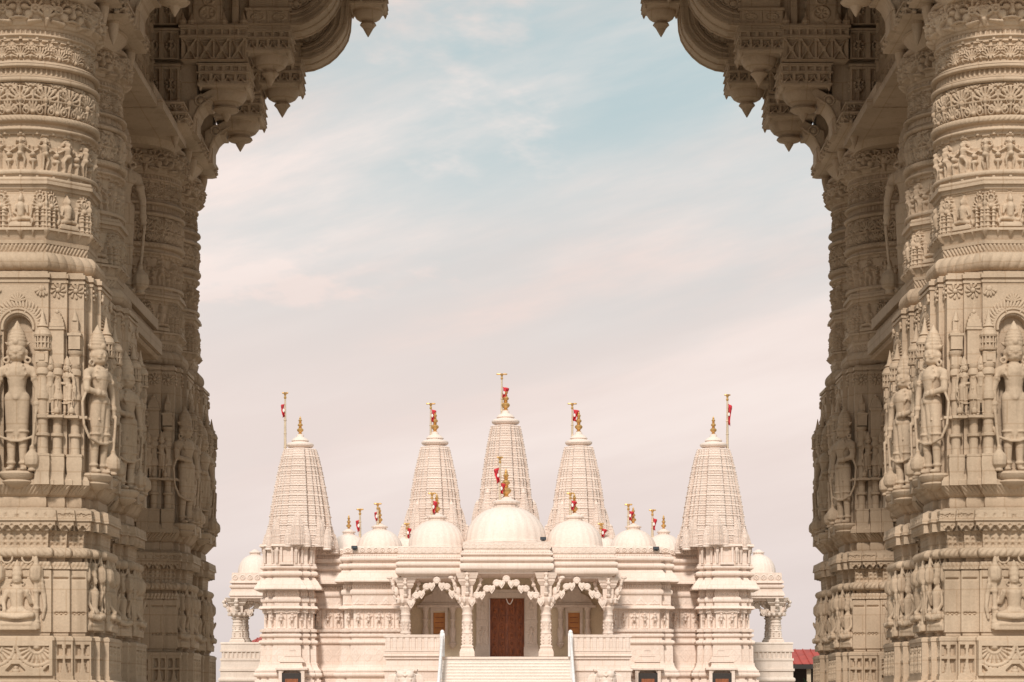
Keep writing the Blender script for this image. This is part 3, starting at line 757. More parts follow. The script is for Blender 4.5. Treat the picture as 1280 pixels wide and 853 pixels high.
def pendant(kind):
    """hanging lotus pendant; z=0 at the tip, carved block above"""
    R = 40 if kind == 0 else (35 if kind == 1 else 31)
    bz = 50 if kind == 0 else 48; bh = 34
    mb = MB()
    a = 21 if kind == 0 else 14
    mb.lathe([(.6, 0), (3, 4), (7, 11), (8.5, 14), (a-3, 17), (a, 20), (a-1.5, 23), (a-5, 25), (a-3, 27), (R*.52, 28), (R*.66, 31), (R*.78, 37), (R*.82, 42), (R*.82, bz-4), (R*.95, bz-2), (R*.95, bz)], 28, (0, 0, 0), None)
    h = bh-10
    sq = Rel(14, 14, 1.1); sq.cutbox(0, 7, 3.6, 3.8, 3.5)
    lf = Rel(20, 20, 1.1); lf.cutbox(0, 11, 7, 6.5, 4); lf.cap(-5, 3, 4, 15, 2.2, 1.2, 1); lf.cap(6, 6, 2, 16, 1.5, 1.2, 1)
    corners = rect(-R, R, -R-4, R+4)
    segs = [(bz-3, bz, lin(-3, 0)), (bz, bz+3, lin(1, 1)), (bz+3, bz+19, lin(-1, -1), {'f': (lf.H, 20, 1.5)}), (bz+19, bz+21, lin(2, 2)),
            (bz+21, bz+32, lin(-.5, -.5), {'f': (sq.H, 14, 1.5)}), (bz+32, bz+bh, lin(2, 2))]
    b = band(corners, ['f']*4, segs, 1.1)
    mb.add(b.V[0], b.F)
    for s in (-1, 1):
        for q in (-1, 1): mb.lathe([(.4, bz-9), (2.4, bz-5), (3.8, bz)], 8, (s*(R-3.5), q*(R-1), 0))
    mb.xf(Matrix.Scale(U, 4)); return mb.mesh('pendant')

ASC = 1.0166
CURVE = [(352, 1073), (338, 1075), (325, 1080), (312, 1087), (300, 1097), (289, 1110), (281, 1124), (277, 1140), (276, 1155), (275, 1170), (275, 1190)]
def offset_line(pts, d):
    P = np.array(pts, float); T = np.gradient(P, axis=0); T /= np.linalg.norm(T, axis=1)[:, None]
    return P+np.stack([-T[:, 1], T[:, 0]], -1)*d
def strip(mb, pts, d0, d1, th):
    a, b = offset_line(pts, d0), offset_line(pts, d1); n = len(a)
    V = []
    for i in range(n):
        V += [(a[i, 0], -th, a[i, 1]), (b[i, 0], -th, b[i, 1]), (b[i, 0], th, b[i, 1]), (a[i, 0], th, a[i, 1])]
    f = grid_faces(n, 4, True); mb.add(V, [f, np.array([3, 2, 1, 0]), np.arange(4)+(n-1)*4])
def arch_mesh():
    """half of one arch plane: x = distance from the passage axis, z = row height above eye"""
    mb = MB()
    inner = [tuple(p) for p in offset_line(CURVE, -10)]
    poly = [(640, 905), (500, 905), (500, 1016), (422, 1016), (422, 1066), (352, 1066)]+inner+[(212, 1196), (212, 1215), (200, 1250), (160, 1290), (90, 1318), (0, 1330), (0, 1400), (640, 1400)]
    mb.extr(poly, -22, 22)
    up = [(212, 1205), (205, 1235), (185, 1265), (150, 1292), (100, 1312), (50, 1322), (0, 1326)]
    # scalloped rim, three stepped mouldings
    for crv in (CURVE,):
        strip(mb, crv, 0, -3, 38); strip(mb, crv, -3, -8, 34.5); strip(mb, crv, -8, -11, 37); strip(mb, crv, -11, -17, 31); strip(mb, crv, -17, -20, 35); strip(mb, crv, -20, -25, 29)
        for y in (-36, 0, 36): mb.tube(offset_line(crv, 0).tolist() and [(p[0], y, p[1]) for p in offset_line(crv, .5)], 2.0, 6)
    strip(mb, up, 0, -9, 50); strip(mb, up, -9, -22, 44)
    for i in range(14):           # rosettes on the scroll panel
        t = i/13*(len(CURVE)-2); k = int(t); P = offset_line(CURVE, -36)
        p = P[k]*(1-(t-k))+P[k+1]*(t-k)
        if i % 2 == 0:
            for y in (-24, 24): mb.ell((p[0], y, p[1]), (6, 4, 6), 10, 6); mb.tor((p[0], y, p[1]), 8, 1.6, 'y', 14, 6)
    P = offset_line(CURVE, -54)
    for i in range(0, len(P), 2):
        for y in (-23, 23): mb.ell((P[i, 0], y, P[i, 1]), (7, 3.5, 5), 8, 5); mb.tor((P[i, 0]+3, y, P[i, 1]+4), 9, 1.5, 'y', 12, 5)
    # capital and its abacus over the column
    mb.lathe([(78, 880), (88, 893), (96, 902)], 40, (616, 0, 0)); 
    lf2 = Rel(24, 20, 1.1); lf2.cutbox(0, 10, 9.5, 8, 4); lf2.fan(0, 4, 12, 5, 2, 1.5, 20, 160, .3); lf2.ell(0, 4, 4, 3, 4)
    b = band(rect(508, 720, -94, 94), ['f']*4, [(903, 906, lin(-6, 1)), (906, 920, lin(0, 0), {'f': (lf2.H, 24, 1.2)}), (920, 923, lin(3, 3)), (923, 926, lin(-6, -6)), (926, 937, lin(-7, -7), {'f': (lf2.H, 24, 1.0)}), (937, 940, lin(-4, -4))], 1.2); mb.add(b.V[0], b.F)
    # curled bracket between the capital and the lowest pendant
    br = [(512, 906), (512, 956), (474, 976), (466, 970), (476, 958), (480, 950), (488, 950), (495, 943), (501, 930), (504, 908)]
    mb.extr(br, -30, 30)
    for y in (-31, 31): mb.ell((494, y, 957), (5, 2.5, 5)); mb.tor((494, y, 957), 8, 1.8, 'y', 16, 6); mb.tube([(506, y, 910), (504, y, 930), (497, y, 944), (489, y, 952), (476, y, 961)], 2.2)
    for y in (-70, 70):
        mb.lathe([(.5, 872), (4, 880), (7, 892), (8, 902), (8, 912)], 10, (528, y, 0))
    # tiers above the lowest pendant
    xx = Rel(26, 34, 1.1); xx.cutbox(0, 17, 10.5, 15, 7)
    for m in (-1, 1): xx.cap(-9*m, 3, 9*m, 31, 1.6, 1.6, 1)
    xx.ell(0, 17, 4, 5, 2)
    sq = Rel(13, 14, 1.1); sq.cutbox(0, 7, 3.8, 4, 7)
    for x0, x1 in ((421, 522),):
        b = band(rect(x0, x1, -46, 46), ['f']*4, [(1014, 1017, lin(-2, 2)), (1017, 1051, lin(0, 0), {'f': (xx.H, 26, .9)}), (1051, 1054, lin(3, 3)), (1054, 1067, lin(1, 1), {'f': (sq.H, 13, .9)}), (1067, 1070, lin(4, 4)), (1070, 1073, lin(1, 1))], 1.1)
        mb.add(b.V[0], b.F)
    scv = Rel(36, 40, 1.1); scv.ring(0, 20, 10, 2, 1.6); scv.fan(0, 20, 8, 7, 1.4, 1.8, 0, 360, .2); scv.ring(0, 0, 6, 1.6, 1.5); scv.ring(0, 40, 6, 1.6, 1.5); scv.box(-17, 20, 1.6, 21, 2); 
    b = band(rect(480-22, 480+22, -44, 44), ['f']*4, [(1070, 1270, lin(0, 0), {'f': (np.concatenate([scv.H]*5), 44, 1)})], 1.1)
    mb.add(b.V[0], b.F)
    for x in (438, 506): mb.bx(x-5, x+5, -38, 38, 1070, 1270)
    for x in (425, 456, 506, 520):
        for y in (-42, 42): mb.lathe([(6, 1072), (7, 1078), (3, 1084), (.5, 1092)], 8, (x, y, 0))
    # carved strips covering the plate outside the tiers
    vs = Rel(29, 46, 1.1); vs.cutbox(0, 23, 10, 20, 6); vs.ring(0, 23, 7, 1.8, 1.5, base=-4); vs.fan(0, 23, 8, 8, 1.3, 1.8, 0, 360, .3); vs.cap(0, 4, 0, 42, 1.4, 1.4, 1)
    for z0_, z1_ in ((952, 1008), (1020, 1064), (1074, 1120), (1124, 1170), (1174, 1220), (1224, 1270)):
        b = band(rect(526, 640, -38, 38), ['f']*4, [(z0_, z1_, lin(0, 0), {'f': (vs.H, 28.5, 1.3)})], 1.1); mb.add(b.V[0], b.F)
        mb.bx(524, 642, -41, 41, z1_+.3, z1_+3.7)
    for x in (526, 583, 640): mb.bx(x-4, x+4, -42, 42, 1074, 1270)
    # neck above the second pendant
    b = band(rect(352, 421, -38, 38), ['f']*4, [(1064, 1072, lin(0, 0)), (1072, 1076, lin(3, 3)), (1076, 1096, lin(-1, -1), {'f': (scv.H, 36, .7)}), (1096, 1100, lin(2, 2)), (1100, 1240, lin(-4, -4))], 1.1)
    mb.add(b.V[0], b.F)
    mb.bx(0, 760, -43, 43, 1321, 1410)
    mb.xf(Matrix.Scale(U*ASC, 4)); mb.xf(Matrix.Translation((0, 0, EYE))); return mb.mesh('scalloped_arch')
# ------------------------------------------------------------------ assemble the gateway
AX = 0.022                       # passage axis
gate = thing('carved_gateway', 'tall tan carved stone gateway framing the white temple, with round figure-covered columns', 'gateway', (AX, 15.6, 0))
YC = {'A': 3122, 'B': 3343, 'C': 3938, 'D': 4140}
shaft = shaft_mesh().mesh('column', 42); body = body_mesh().mesh('column_body', 42); plinth = plinth_mesh().mesh('plinth', 42)
coln = [colonnette(k) for k in range(3)]; narch = niche_arch(); ped = pedestal()
gfig = [guardian(k) for k in range(3)]; seat = seated()
for me in [shaft, body, plinth, narch, ped, seat]+coln+gfig: me.materials.append(M['gate'])
for key, yc in YC.items():
    for side in (-1, 1):         # -1 left of the passage, +1 right (mirrored)
        c = link('column', shaft, None, gate, (side*623*U, yc*U-15.6, 0), (-side, 1, 1))
        link('column_body', body, None, c); link('plinth', plinth, None, c)
        for face in (0, 1):      # front and inner faces carry the figures
            rz = face*PI/2
            def put(name, me, x, y, z=0, sc=None, turn=0):
                p = Matrix.Rotation(rz, 3, 'Z') @ Vector((x*U, y*U, 0)); link(name, me, None, c, (p.x, p.y, z), sc, rz+turn)
            zf = EYE+(HZ-590)*U
            put('guardian_statue', gfig[0 if face == 0 else 2], 0, -99 if face == 0 else -95, zf, None, -.25*face)
            put('statue_pedestal', ped, 0, -98 if face == 0 else -94); put('niche_arch', narch, 0, -95)
            put('seated_deity', seat, 0, -99, EYE+(HZ-789)*U)
            if face == 0:        # the corner figure turned towards the passage
                put('guardian_statue', gfig[1], 95, -66, zf, None, math.radians(58))
                put('statue_pedestal', ped, 93, -65, 0, None, math.radians(58))
                put('seated_deity', seat, 88, -62, EYE+(HZ-789)*U, (.62, .9, 1), math.radians(60))
            xs = [(-32, 0), (32, 0), (49, 1), (70, 2)] if face == 0 else [(-32, 0), (32, 0), (49, 1), (70, 2)]
            for x, k in xs: put('colonnette', coln[k], x, {0: -100, 1: -93, 2: -86}[k])
            m = 1
            put('small_dancer', gfig[2], m*41, -99, EYE+(HZ-519.5)*U, (.40, .40, .40), .3*m)
            put('small_dancer', gfig[1], m*61, -93, EYE+(HZ-519.5)*U, (.40, .40, .40), -.3*m)
arch = arch_mesh(); arch.materials.append(M['gate'])
pend = [pendant(k) for k in range(3)]
for me in pend: me.materials.append(M['gate'])
for key, yc in YC.items():
    for side in (-1, 1):
        a = link('scalloped_arch', arch, None, gate, (0, (yc-45)*U-15.6, 0), (side, 1, 1))
        for k, (o, h) in enumerate(((457, 929), (387, 986), (244, 1120))):
            link('pendant', pend[k], None, a, (o*ASC*U, 0, EYE+h*ASC*U))
# side walls between the second and third columns
def gmb(mb, name, side, parent=gate):
    mb.xf(Matrix.Scale(U, 4)); mb.xf(Matrix.Translation((0, 0, EYE)))
    return link(name, mb, M['gate'], parent, (0, -15.6, 0), (side, 1, 1))
yb0, yb1 = YC['B']+70, YC['C']-70
lat = Rel(40, 60, 1.2); lat.cutbox(0, 30, 15, 24, 5); lat.ring(0, 30, 11, 2, 1.5, base=-3); lat.fan(0, 30, 9, 8, 1.4, 1.8, 0, 360, .2); lat.cap(0, 7, 0, 53, 1.5, 1.5, 1)
for side in (-1, 1):
    w = gmb(MB().bx(655, 760, YC['B'], YC['C'], -320, 1330), 'side_wall', side)
    b = gmb(MB().bx(538, 654, yb0-20, 3640, 907, 918).bx(530, 654, 3640.3, yb1+30, 905, 919).bx(546, 654, yb0-20, 3600, 919.3, 931).bx(538, 654, 3600.3, yb1+30, 919.3, 933).bx(560, 654, yb0-20, yb1+30, 933.3, 946), 'side_beam', side)
    pb = band(rect(578, 654, yb0, yb1), ['f', 'f', 'f', 'f'], [(947+i*62, 947+(i+1)*62-4, lin(0, 0), {'f': (lat.H, 40, 2.2)}) for i in range(6)], 1.3)
    gmb(pb, 'lattice_screen', side)
    l = MB()
    l.bx(556, 654, yb0, 3770, 591, 607); l.bx(563, 654, yb0, 3770, 583, 590); l.bx(550, 654, yb0, 3770, 552, 572); l.bx(559, 654, yb0, 3770, 573, 580)
    for i in range(42):
        y = yb0+(3770-yb0)*(i+.5)/42; l.cap((557, y-3, 548), (650, y+3, 548), 4.5, 4.5, 6, 2)
    l.bx(580, 654, yb0, 3770, 500, 544)
    gmb(l, 'balcony_ledge', side)
    post = MB()
    for y in (3640,):
        post.box((618, y, 650), (18, 18, 42)); post.lathe([(15, 692), (15, 700), (12, 705), (12, 780), (16, 783), (16, 790), (12, 794), (12, 860), (18, 868), (20, 880), (20, 906)], 16, (618, y, 0))
    gmb(post, 'balcony_post', side)
    for y in (3535,):
        link('bracket_figure', gfig[2], None, gate, (side*576*U, y*U-15.6, EYE+608*U), (-side*1.3, 1.3, 1.36), side*-.6)
rf = MB().bx(-790, 790, YC['A']-120, YC['D']+190, 1412, 1440)  # roof slab out of view, added only to shade the gateway interior
for key, yc in YC.items(): pass
rf.xf(Matrix.Scale(U, 4)); rf.xf(Matrix.Translation((0, 0, EYE))); link('unseen_gate_roof', rf, M['gate'], gate, (0, -15.6, 0))

# ------------------------------------------------------------------ the temple
TL = Vector(((633.5-640)*112/F, 112, 0))
temple = thing('white_temple', 'white marble temple with ribbed domes, five tall spires and a columned porch above wide steps', 'temple', TL)
WL = {}
def tp(name, me, mat=None, loc=(0, 0, 0), parent=None, sc=None, rz=None, label=None):
    loc = Vector(loc); base = WL[parent.name] if parent is not None else TL
    o = link(name, me, mat, parent or temple, loc-base, sc, rz, label); WL[o.name] = loc
    return o
def TX(px, Y): return (px-640)*Y/F
def TZ(py, Y): return EYE+(HZ-py)*Y/F
def tband(corners, cls, segs, Y, res=.7, coarse=('b',), dz=None):
    """plan in photo px (x from the axis column 640, y = px behind the plane Y), rows in photo rows"""
    s = Y/F
    mb = band([(x-640, y) for x, y in corners], cls, hseg(segs), res, s, EYE, dz=dz or res, coarse=coarse)
    mb.xf(Matrix.Translation((0, Y, 0))); return mb

# temple relief tiles (photo px units)
def tt(w, h, res=.5): return Rel(w, h, res)
t_den = tt(3, 4); t_den.box(0, 2, .8, 2, .9, .3)
t_circ = tt(9, 8); t_circ.ring(0, 4, 2.6, .8, .9); t_circ.ell(0, 4, 1.2, 1.2, .8)
t_tri = tt(17, 10)
for i in range(5): t_tri.H = np.where((np.abs(t_tri.X)+(t_tri.Y-1)*.85 < 7.5-i*1.5) & (t_tri.Y > 1), .35+.3*(i % 2)+.08*i, t_tri.H)
t_dia = tt(14, 20)
for i in range(4): t_dia.H = np.where(np.abs(t_dia.X)+np.abs(t_dia.Y-9)*.7 < 6-i*1.5, .4+.5*((i+1) % 2), t_dia.H)
t_scal = tt(7, 4); t_scal.H = 1.2*np.abs(np.cos(PI*t_scal.X/7))
def tfr():
    out = []
    for i, (p, m) in enumerate(((0, 1), (1, 1), (2, 1), (1, -1), (0, -1))):
        R = tt(15, 25); R.box(6.9, 12.5, .5, 13, .8, .2)
        R.ring(0, 19, 4.3, .5, .8, -5, 185); fig_stand(R, 0, 1.5, 19.5, p, 1.1, m); R.box(0, .6, 5, .7, 1.5, .3); out.append(R)
    return cat(*out)
FRZ = tfr()
def wall_rows(d=0, f0=0, top=683, ground=929, low=0):
    """d shifts everything above the frieze shelf"""
    y = lambda v: v+d
    return [(y(top), y(top)+1, lin(-1, -.5)), (y(top)+1, y(top)+8, lin(-.5, -.5), {'f': (t_circ.H, 9, 1.8)}), (y(top)+8, y(693), lin(-2.5, -2.5)),
            (y(693), y(695), lin(0, 1.5), {'f': (t_den.H, 3, 1.5)}), (y(695), y(702), tor(1, 3)), (y(702), y(704.5), lin(-.5, -.5)), (y(704.5), y(711), tor(1.5, 3)), (y(711), y(713), lin(0, 0)),
            (y(713), y(717), sco(1.5, .6, 4.5)), (y(717), y(726), lin(4.5, 10)), (y(726), y(727.6), lin(10, 10)), (y(727.7), y(731), lin(-1, -1)),
            (y(731), y(735), lin(0, 0), {'f': (t_den.H, 3, 1.5)}), (y(735), y(737), lin(-.5, -.5)), (y(737), y(744), tor(.3, 2)), (y(744), y(746), lin(0, 0)),
            (y(746), y(757), lin(0, 0), {'f': (t_tri.H, 17, 1.6)}), (y(757), 758, lin(1, 1)), (758, 761, lin(3.5, 5)), (761.1, 762, lin(0, 0)),
            (762, 786, lin(-1.8, -1.8), {'f': (FRZ, 75, 2.2)}), (786, 787, lin(1, 1)), (787, 790, lin(3.5, 3.2), {'f': (t_scal.H, 7, .8)}), (790, 792, lin(.5, .5)),
            (792, 797, tor(1, 2.4)), (797, 800, lin(.5, .5)), (800, 806, tor(1.6, 3)), (806, 808, lin(1.5, 1.5)), (808, 829, lin(2.4, 2.8), {'f': (t_dia.H, 14, .55)}),
            (829, 831, lin(4, 4)), (831, 838, sco(4, .6, 8)), (838, 840, lin(9, 9)), (840, 847, tor(7, 3.5)), (847, 850, lin(6.5, 6.5)), (850, 853, lin(9, 9)),
            (853, 862, tor(8.5, 4)), (862, 866, lin(9, 9)), (866, 880, tor(10, 4)), (880, 884, lin(11, 11)), (884, ground, lin(14, 15))]
def mirror_x(px): return 1267-px
def mblock(x0, x1, steps, depth):
    """stepped front plan: steps = list of (x, y) from left to right along the front"""
    return steps+[(x1, depth), (x0, depth)]
for m in (0, 1):
    def fx(lst):
        if not m: return lst
        q = [(mirror_x(x), y) for x, y in lst]; return q[::-1]
    # body wall nearest the porch
    P1 = [(428, 8), (440, 8), (440, 0), (508, 0), (508, 170), (428, 170)]
    c1 = ['f', 's', 'f', 'b', 'b', 'b']
    P2 = [(388, 0), (432, 0), (432, 120), (388, 120)]; c2 = ['f', 'b', 'b', 'b']
    P3 = [(327, 12), (333, 12), (333, 6), (343, 6), (343, 0), (374, 0), (374, 6), (384, 6), (384, 12), (392, 12), (392, 70), (327, 70)]
    def classes(P): 
        P = fx(P); n = len(P); out = []
        for i in range(n):
            a, b = P[i], P[(i+1) % n]
            out.append('f' if (abs(a[1]-b[1]) < 1e-6 and b[0] > a[0]) else ('s' if abs(a[1]-b[1]) < 20 else 'b'))
        return P, out
    P, c = classes(P1); tp('outer_wall', tband(P, c, wall_rows(0), 114), M['marble'])
    P, c = classes(P2); tp('outer_wall', tband(P, c, wall_rows(3), 116.2), M['marble'])
    P, c = classes(P3)
    wr = [r for r in wall_rows(9.5) if r[0] >= 700]
    wr = [(711, 713, lin(0, 0))]+[r for r in wr if r[0] >= 713]
    storey = [(680, 683, lin(3, 4)), (683, 686, lin(2, 0)), (686, 705, lin(0, 0)), (705, 707, lin(2, 2)), (707, 711.5, tor(1, 2.5))]
    wr = storey+[r for r in wall_rows(9.5) if r[0] >= 711.4 and r[0] < 757]+[r for r in wall_rows(0) if r[0] >= 757]
    t = tp('spire_base', tband(P, c, wr, 114.6), M['marble'])
    # panelled niches of the storey over the eave
    sb = MB(); s = 114.6/F
    for x0, x1, yy in ((329, 331, 10), (339, 342, 5), (345, 348, -1), (369, 372, -1), (376, 379, 5), (387, 390, 10)):
        if m: x0, x1 = mirror_x(x1), mirror_x(x0)
        sb.bx(TX(x0, 114.6), TX(x1, 114.6), 114.6+yy*s-.06, 114.6+yy*s+.1, TZ(706, 114.6), TZ(684, 114.6))
        sb.lathe([(.06, 0), (.06, .5), (.09, .55), (.09, .62), (.05, .66)], 8, (TX((x0+x1)/2, 114.6), 114.6+yy*s-.06, TZ(704, 114.6)))
    xm = mirror_x(358.5) if m else 358.5
    sb.bx(TX(xm-8, 114.6), TX(xm-5.5, 114.6), 114.45, 114.6, TZ(703, 114.6), TZ(683, 114.6)); sb.bx(TX(xm+5.5, 114.6), TX(xm+8, 114.6), 114.45, 114.6, TZ(703, 114.6), TZ(683, 114.6))
    sb.bx(TX(xm-10, 114.6), TX(xm+10, 114.6), 114.4, 114.6, TZ(683.5, 114.6), TZ(681.5, 114.6)); sb.bx(TX(xm-8.5, 114.6), TX(xm+8.5, 114.6), 114.4, 114.6, TZ(706, 114.6), TZ(703, 114.6))
    tp('niche_frame', sb, M['marble'], parent=t)
    # gable over the basement doorway
    if True:
        xd = [366] if not m else [901, 809]
        for x in xd:
            Yd = 114.6 if x != 809 else 114
            out = 17*Yd/F
            g = MB(); s = Yd/F
            for k in range(5):
                hw = 16-3.0*k; g.extr([(TX(x-hw, Yd), TZ(828-3.6*k, Yd)), (TX(x+hw, Yd), TZ(828-3.6*k, Yd)), (TX(x+hw-2.6, Yd), TZ(824.4-3.6*k, Yd)), (TX(x-hw+2.6, Yd), TZ(824.4-3.6*k, Yd))], Yd-s*(5.2-.6*(k % 2)), Yd)
            tp('gable', g, M['marble'], parent=t)
            d = MB(); d.bx(TX(x-16, Yd), TX(x-12, Yd), Yd-out-.05, Yd-.05, 0.02, TZ(838, Yd)); d.bx(TX(x+12, Yd), TX(x+16, Yd), Yd-out-.05, Yd-.05, 0.02, TZ(838, Yd))
            d.bx(TX(x-20, Yd), TX(x+20, Yd), Yd-out-.12, Yd-.05, TZ(837.8, Yd), TZ(835.5, Yd))
            fr = tp('basement_doorway', d, M['marble'])
            lw = TX(x+12, Yd)-TX(x-12, Yd)
            tp('basement_door', MB().bx(TX(x-11.8, Yd), TX(x+11.8, Yd), Yd-out+.02, Yd-out+.10, 0.02, TZ(842, Yd)), M['dark'], parent=fr)
            tp('door_panel', MB().bx(TX(x-8, Yd), TX(x+8, Yd), Yd-out-.02, Yd-out+.019, 0.3, TZ(849, Yd)), M['teak'], parent=fr)
            tp('lintel', MB().extr([(TX(x-11.9, Yd), TZ(842, Yd)), (TX(x-11.9, Yd), TZ(837.9, Yd)), (TX(x+11.9, Yd), TZ(837.9, Yd)), (TX(x+11.9, Yd), TZ(842, Yd)), (TX(x+9, Yd), TZ(838.6, Yd)), (TX(x-9, Yd), TZ(838.6, Yd))], Yd-out-.02, Yd-.06), M['marble'], parent=fr)
    # side porch with its own dome, column and balustrade
    Y = 121; s = Y/F
    pr = [(716, 718, lin(-1, -1)), (718, 726, lin(-.5, -.5), {'f': (t_circ.H, 9, 1.8)}), (726, 729, lin(1, 2)), (729, 731, lin(-1, -1)), (731, 736, tor(0, 2.2)), (736, 739, lin(0, 0)), (739, 745, lin(1, 3)), (745, 748, lin(1.5, 1.5)), (748, 751, lin(-3, -3))]
    P, c = classes([(289, 0), (345, 0), (345, 150), (289, 150)])
    tp('porch_roof', tband(P, c, pr, Y), M['marble'])
    pb = [(803, 805, lin(0, 1)), (805, 813, lin(0, 0)), (813, 815, lin(1, 1)), (815, 823, lin(-1, -1), {'f': (t_den.H*2, 6, 1)}), (823, 826, lin(1, 1)), (826, 836, lin(0, .5)), (836, 839, lin(2, 2)), (839, 847, lin(.5, .5)), (847, 853, tor(1, 2)), (853, 905, lin(1, 6)), (905, 927, lin(7, 7))]
    P, c = classes([(276, 0), (345, 0), (345, 150), (276, 150)])
    tp('porch_base', tband(P, c, pb, Y), M['grey_marble'])
# ---- temple column: base at z=0, height from photo rows y1 (bottom) to y0 (top of shaft), bracket capital above
def tcolumn(hshaft, hcap, w, out=(1, 1)):
    mb = MB(); q = w
    def sq(z0, z1, a, b=None):
        b = a if b is None else b; v = [(x*a, y*a, z0) for x, y in ((-1, -1), (1, -1), (1, 1), (-1, 1))]+[(x*b, y*b, z1) for x, y in ((-1, -1), (1, -1), (1, 1), (-1, 1))]
        mb.add(v, [grid_faces(2, 4, True), np.arange(4)[::-1], np.arange(4)+4])
    h = hshaft
    sq(0, .10*h, q*1.5); sq(.10*h, .15*h, q*1.45, q*1.3); sq(.15*h, .19*h, q*1.2); sq(.19*h, .22*h, q*1.32, q*1.1)
    sq(.22*h, .44*h, q*.98)
    mb.lathe([(q*1.1, .44*h), (q*1.18, .46*h), (q*1.05, .48*h), (q*1.0, .50*h), (q*1.0, .66*h), (q*1.12, .68*h), (q*1.12, .70*h), (q*.98, .72*h), (q*.98, .80*h), (q*1.12, .82*h), (q*1.0, .84*h), (q*.95, .9*h), (q*1.2, .94*h), (q*1.3, .97*h), (q*1.05, h)], 16)
    for k in range(8):
        a = k*PI/4+PI/8
        for z in (.56, .62): mb.ell((q*1.0*math.cos(a), q*1.0*math.sin(a), z*h), (q*.2, q*.2, .02*h+.02), 6, 5)
        for z in (.27, .33, .39): mb.ell((q*.98*np.sign(math.cos(a)) if abs(math.cos(a)) > .7 else q*.98*math.cos(a)*1.5, q*.98*np.sign(math.sin(a)) if abs(math.sin(a)) > .7 else q*.98*math.sin(a)*1.5, z*h), (q*.22, q*.22, .022*h), 6, 5)
    # capital: flared tiers with hanging drops
    c = hcap
    mb.lathe([(q*1.0, h), (q*1.5, h+.10*c), (q*1.9, h+.20*c), (q*1.9, h+.24*c), (q*1.3, h+.27*c)], 16)
    sq(h+.27*c, h+.62*c, q*1.1, q*1.15); sq(h+.62*c, h+.74*c, q*1.3, q*1.75); sq(h+.74*c, h+.82*c, q*1.75); sq(h+.82*c, h+c, q*1.9, q*2.3)
    for k in range(10):
        a = k*2*PI/10; mb.ell((q*1.75*math.cos(a), q*1.75*math.sin(a), h+.16*c), (q*.35, q*.35, .10*c), 7, 5)
    for k in range(4):
        a = k*PI/2
        ca, sa = math.cos(a), math.sin(a)
        P = [(q*1.0, h+.22*c), (q*1.7, h+.36*c), (q*2.5, h+.62*c), (q*2.7, h+.80*c), (q*2.2, h+.95*c)]
        mb.tube([(x*ca, x*sa, z) for x, z in P], q*.26, 6)
        for (x, z) in P[1:]:
            mb.ell((x*ca, x*sa, z), (q*.5, q*.5, q*.42), 7, 5)
    return mb.mesh('porch_column')
def strut():
    """carved bird-like bracket leaning out from a capital, about 1 m tall, leaning to +x"""
    m = MB()
    m.tube([(0, 0, 0), (.10, -.05, .25), (.24, -.1, .55), (.38, -.12, .85), (.5, -.12, .98)], .06, 8)
    m.ell((.14, -.08, .38), (.13, .1, .2)); m.ell((.3, -.12, .68), (.08, .07, .09)); m.tube([(.12, -.1, .3), (.28, -.2, .4), (.33, -.15, .55)], .035, 6)
    m.ell((.46, -.12, .96), (.14, .09, .07)); m.tube([(.0, 0, .1), (.18, -.1, .05), (.26, -.12, .18)], .045, 6)
    return m.mesh('capital_strut')
STRUT = strut()
S112 = 112/F
YP = 112
colh, caph = (821-757)*S112, (757-716.5)*S112
pcol = tcolumn(colh, caph, 6.2*S112); pcol2 = tcolumn(colh, (757-722.5)*S112, 6.0*S112)
for px, me, yy in ((584, pcol, 112), (682.5, pcol, 112), (507, pcol2, 112.6), (760, pcol2, 112.6)):
    c = tp('porch_column', me, M['marble'], (TX(px, yy), yy, TZ(821, yy)))
    d = -1 if px < 633 else 1
    sides = [(-1 if px < 633 else 1)] if me is pcol2 else [-d if False else d*-1*-1]
    dd = {584: -1, 682.5: 1, 507: -1, 760: 1}[px]
    l = c.matrix_world
    tp('capital_strut', STRUT, M['marble'], (TX(px, yy)+dd*.28, yy-.05, TZ(751, yy)), parent=c, sc=(dd, 1, 1.1))
# inner pilaster pair beside the main door
for px in (603, 664):
    dp = band([(px-640-8, 0), (px-640+8, 0), (px-640+8, 5), (px-640-8, 5)], ['f', 'b', 'b', 'b'], hseg([(741, 745, lin(1.2, 1.2)), (745, 748, lin(0, 0)), (748, 776, lin(-.5, -.5), {'f': (FRZ[:, :30], 16, .6)}), (776, 779, lin(.4, .4)), (779, 806, lin(-.5, -.5), {'f': (FRZ[:, 30:60], 16, 1.0)}), (806, 809, lin(.5, .5)), (809, 821, lin(1.2, 1.2))]), .6, 115.9/F, EYE, coarse=('b',))
    dp.xf(Matrix.Translation((0, 115.9, 0))); tp('door_pilaster', dp, M['grey_marble'])
# porch roof slabs
def prow(y0):
    d = y0-680
    return [(y0, y0+1, lin(-1, 0)), (y0+1, y0+8.5, lin(-.4, -.4), {'f': (t_circ.H, 9, .8)}), (y0+8.5, y0+11, lin(-1.5, -1.5)), (y0+11, y0+13.5, lin(0, 1), {'f': (t_den.H, 3, 1)}), (y0+13.5, y0+17, tor(.5, 2.0)),
            (y0+17, y0+19, lin(-.5, -.5)), (y0+19, y0+25, tor(.5, 2.6)), (y0+25, y0+26.5, lin(-.5, -.5)), (y0+26.5, y0+35, tor(1, 2.4)), (y0+35, y0+36.5, lin(-1, -1)), (y0+36.5, y0+39.5, lin(-4, -4))]
def boxcls(P):
    out = []
    for i in range(len(P)):
        a, b = P[i], P[(i+1) % len(P)]; out.append('f' if abs(a[1]-b[1]) < 1e-6 and b[0] > a[0] else ('s' if abs(a[1]-b[1]) < 20 else 'b'))
    return out
P = [(578, 0), (689, 0), (689, 110), (578, 110)]
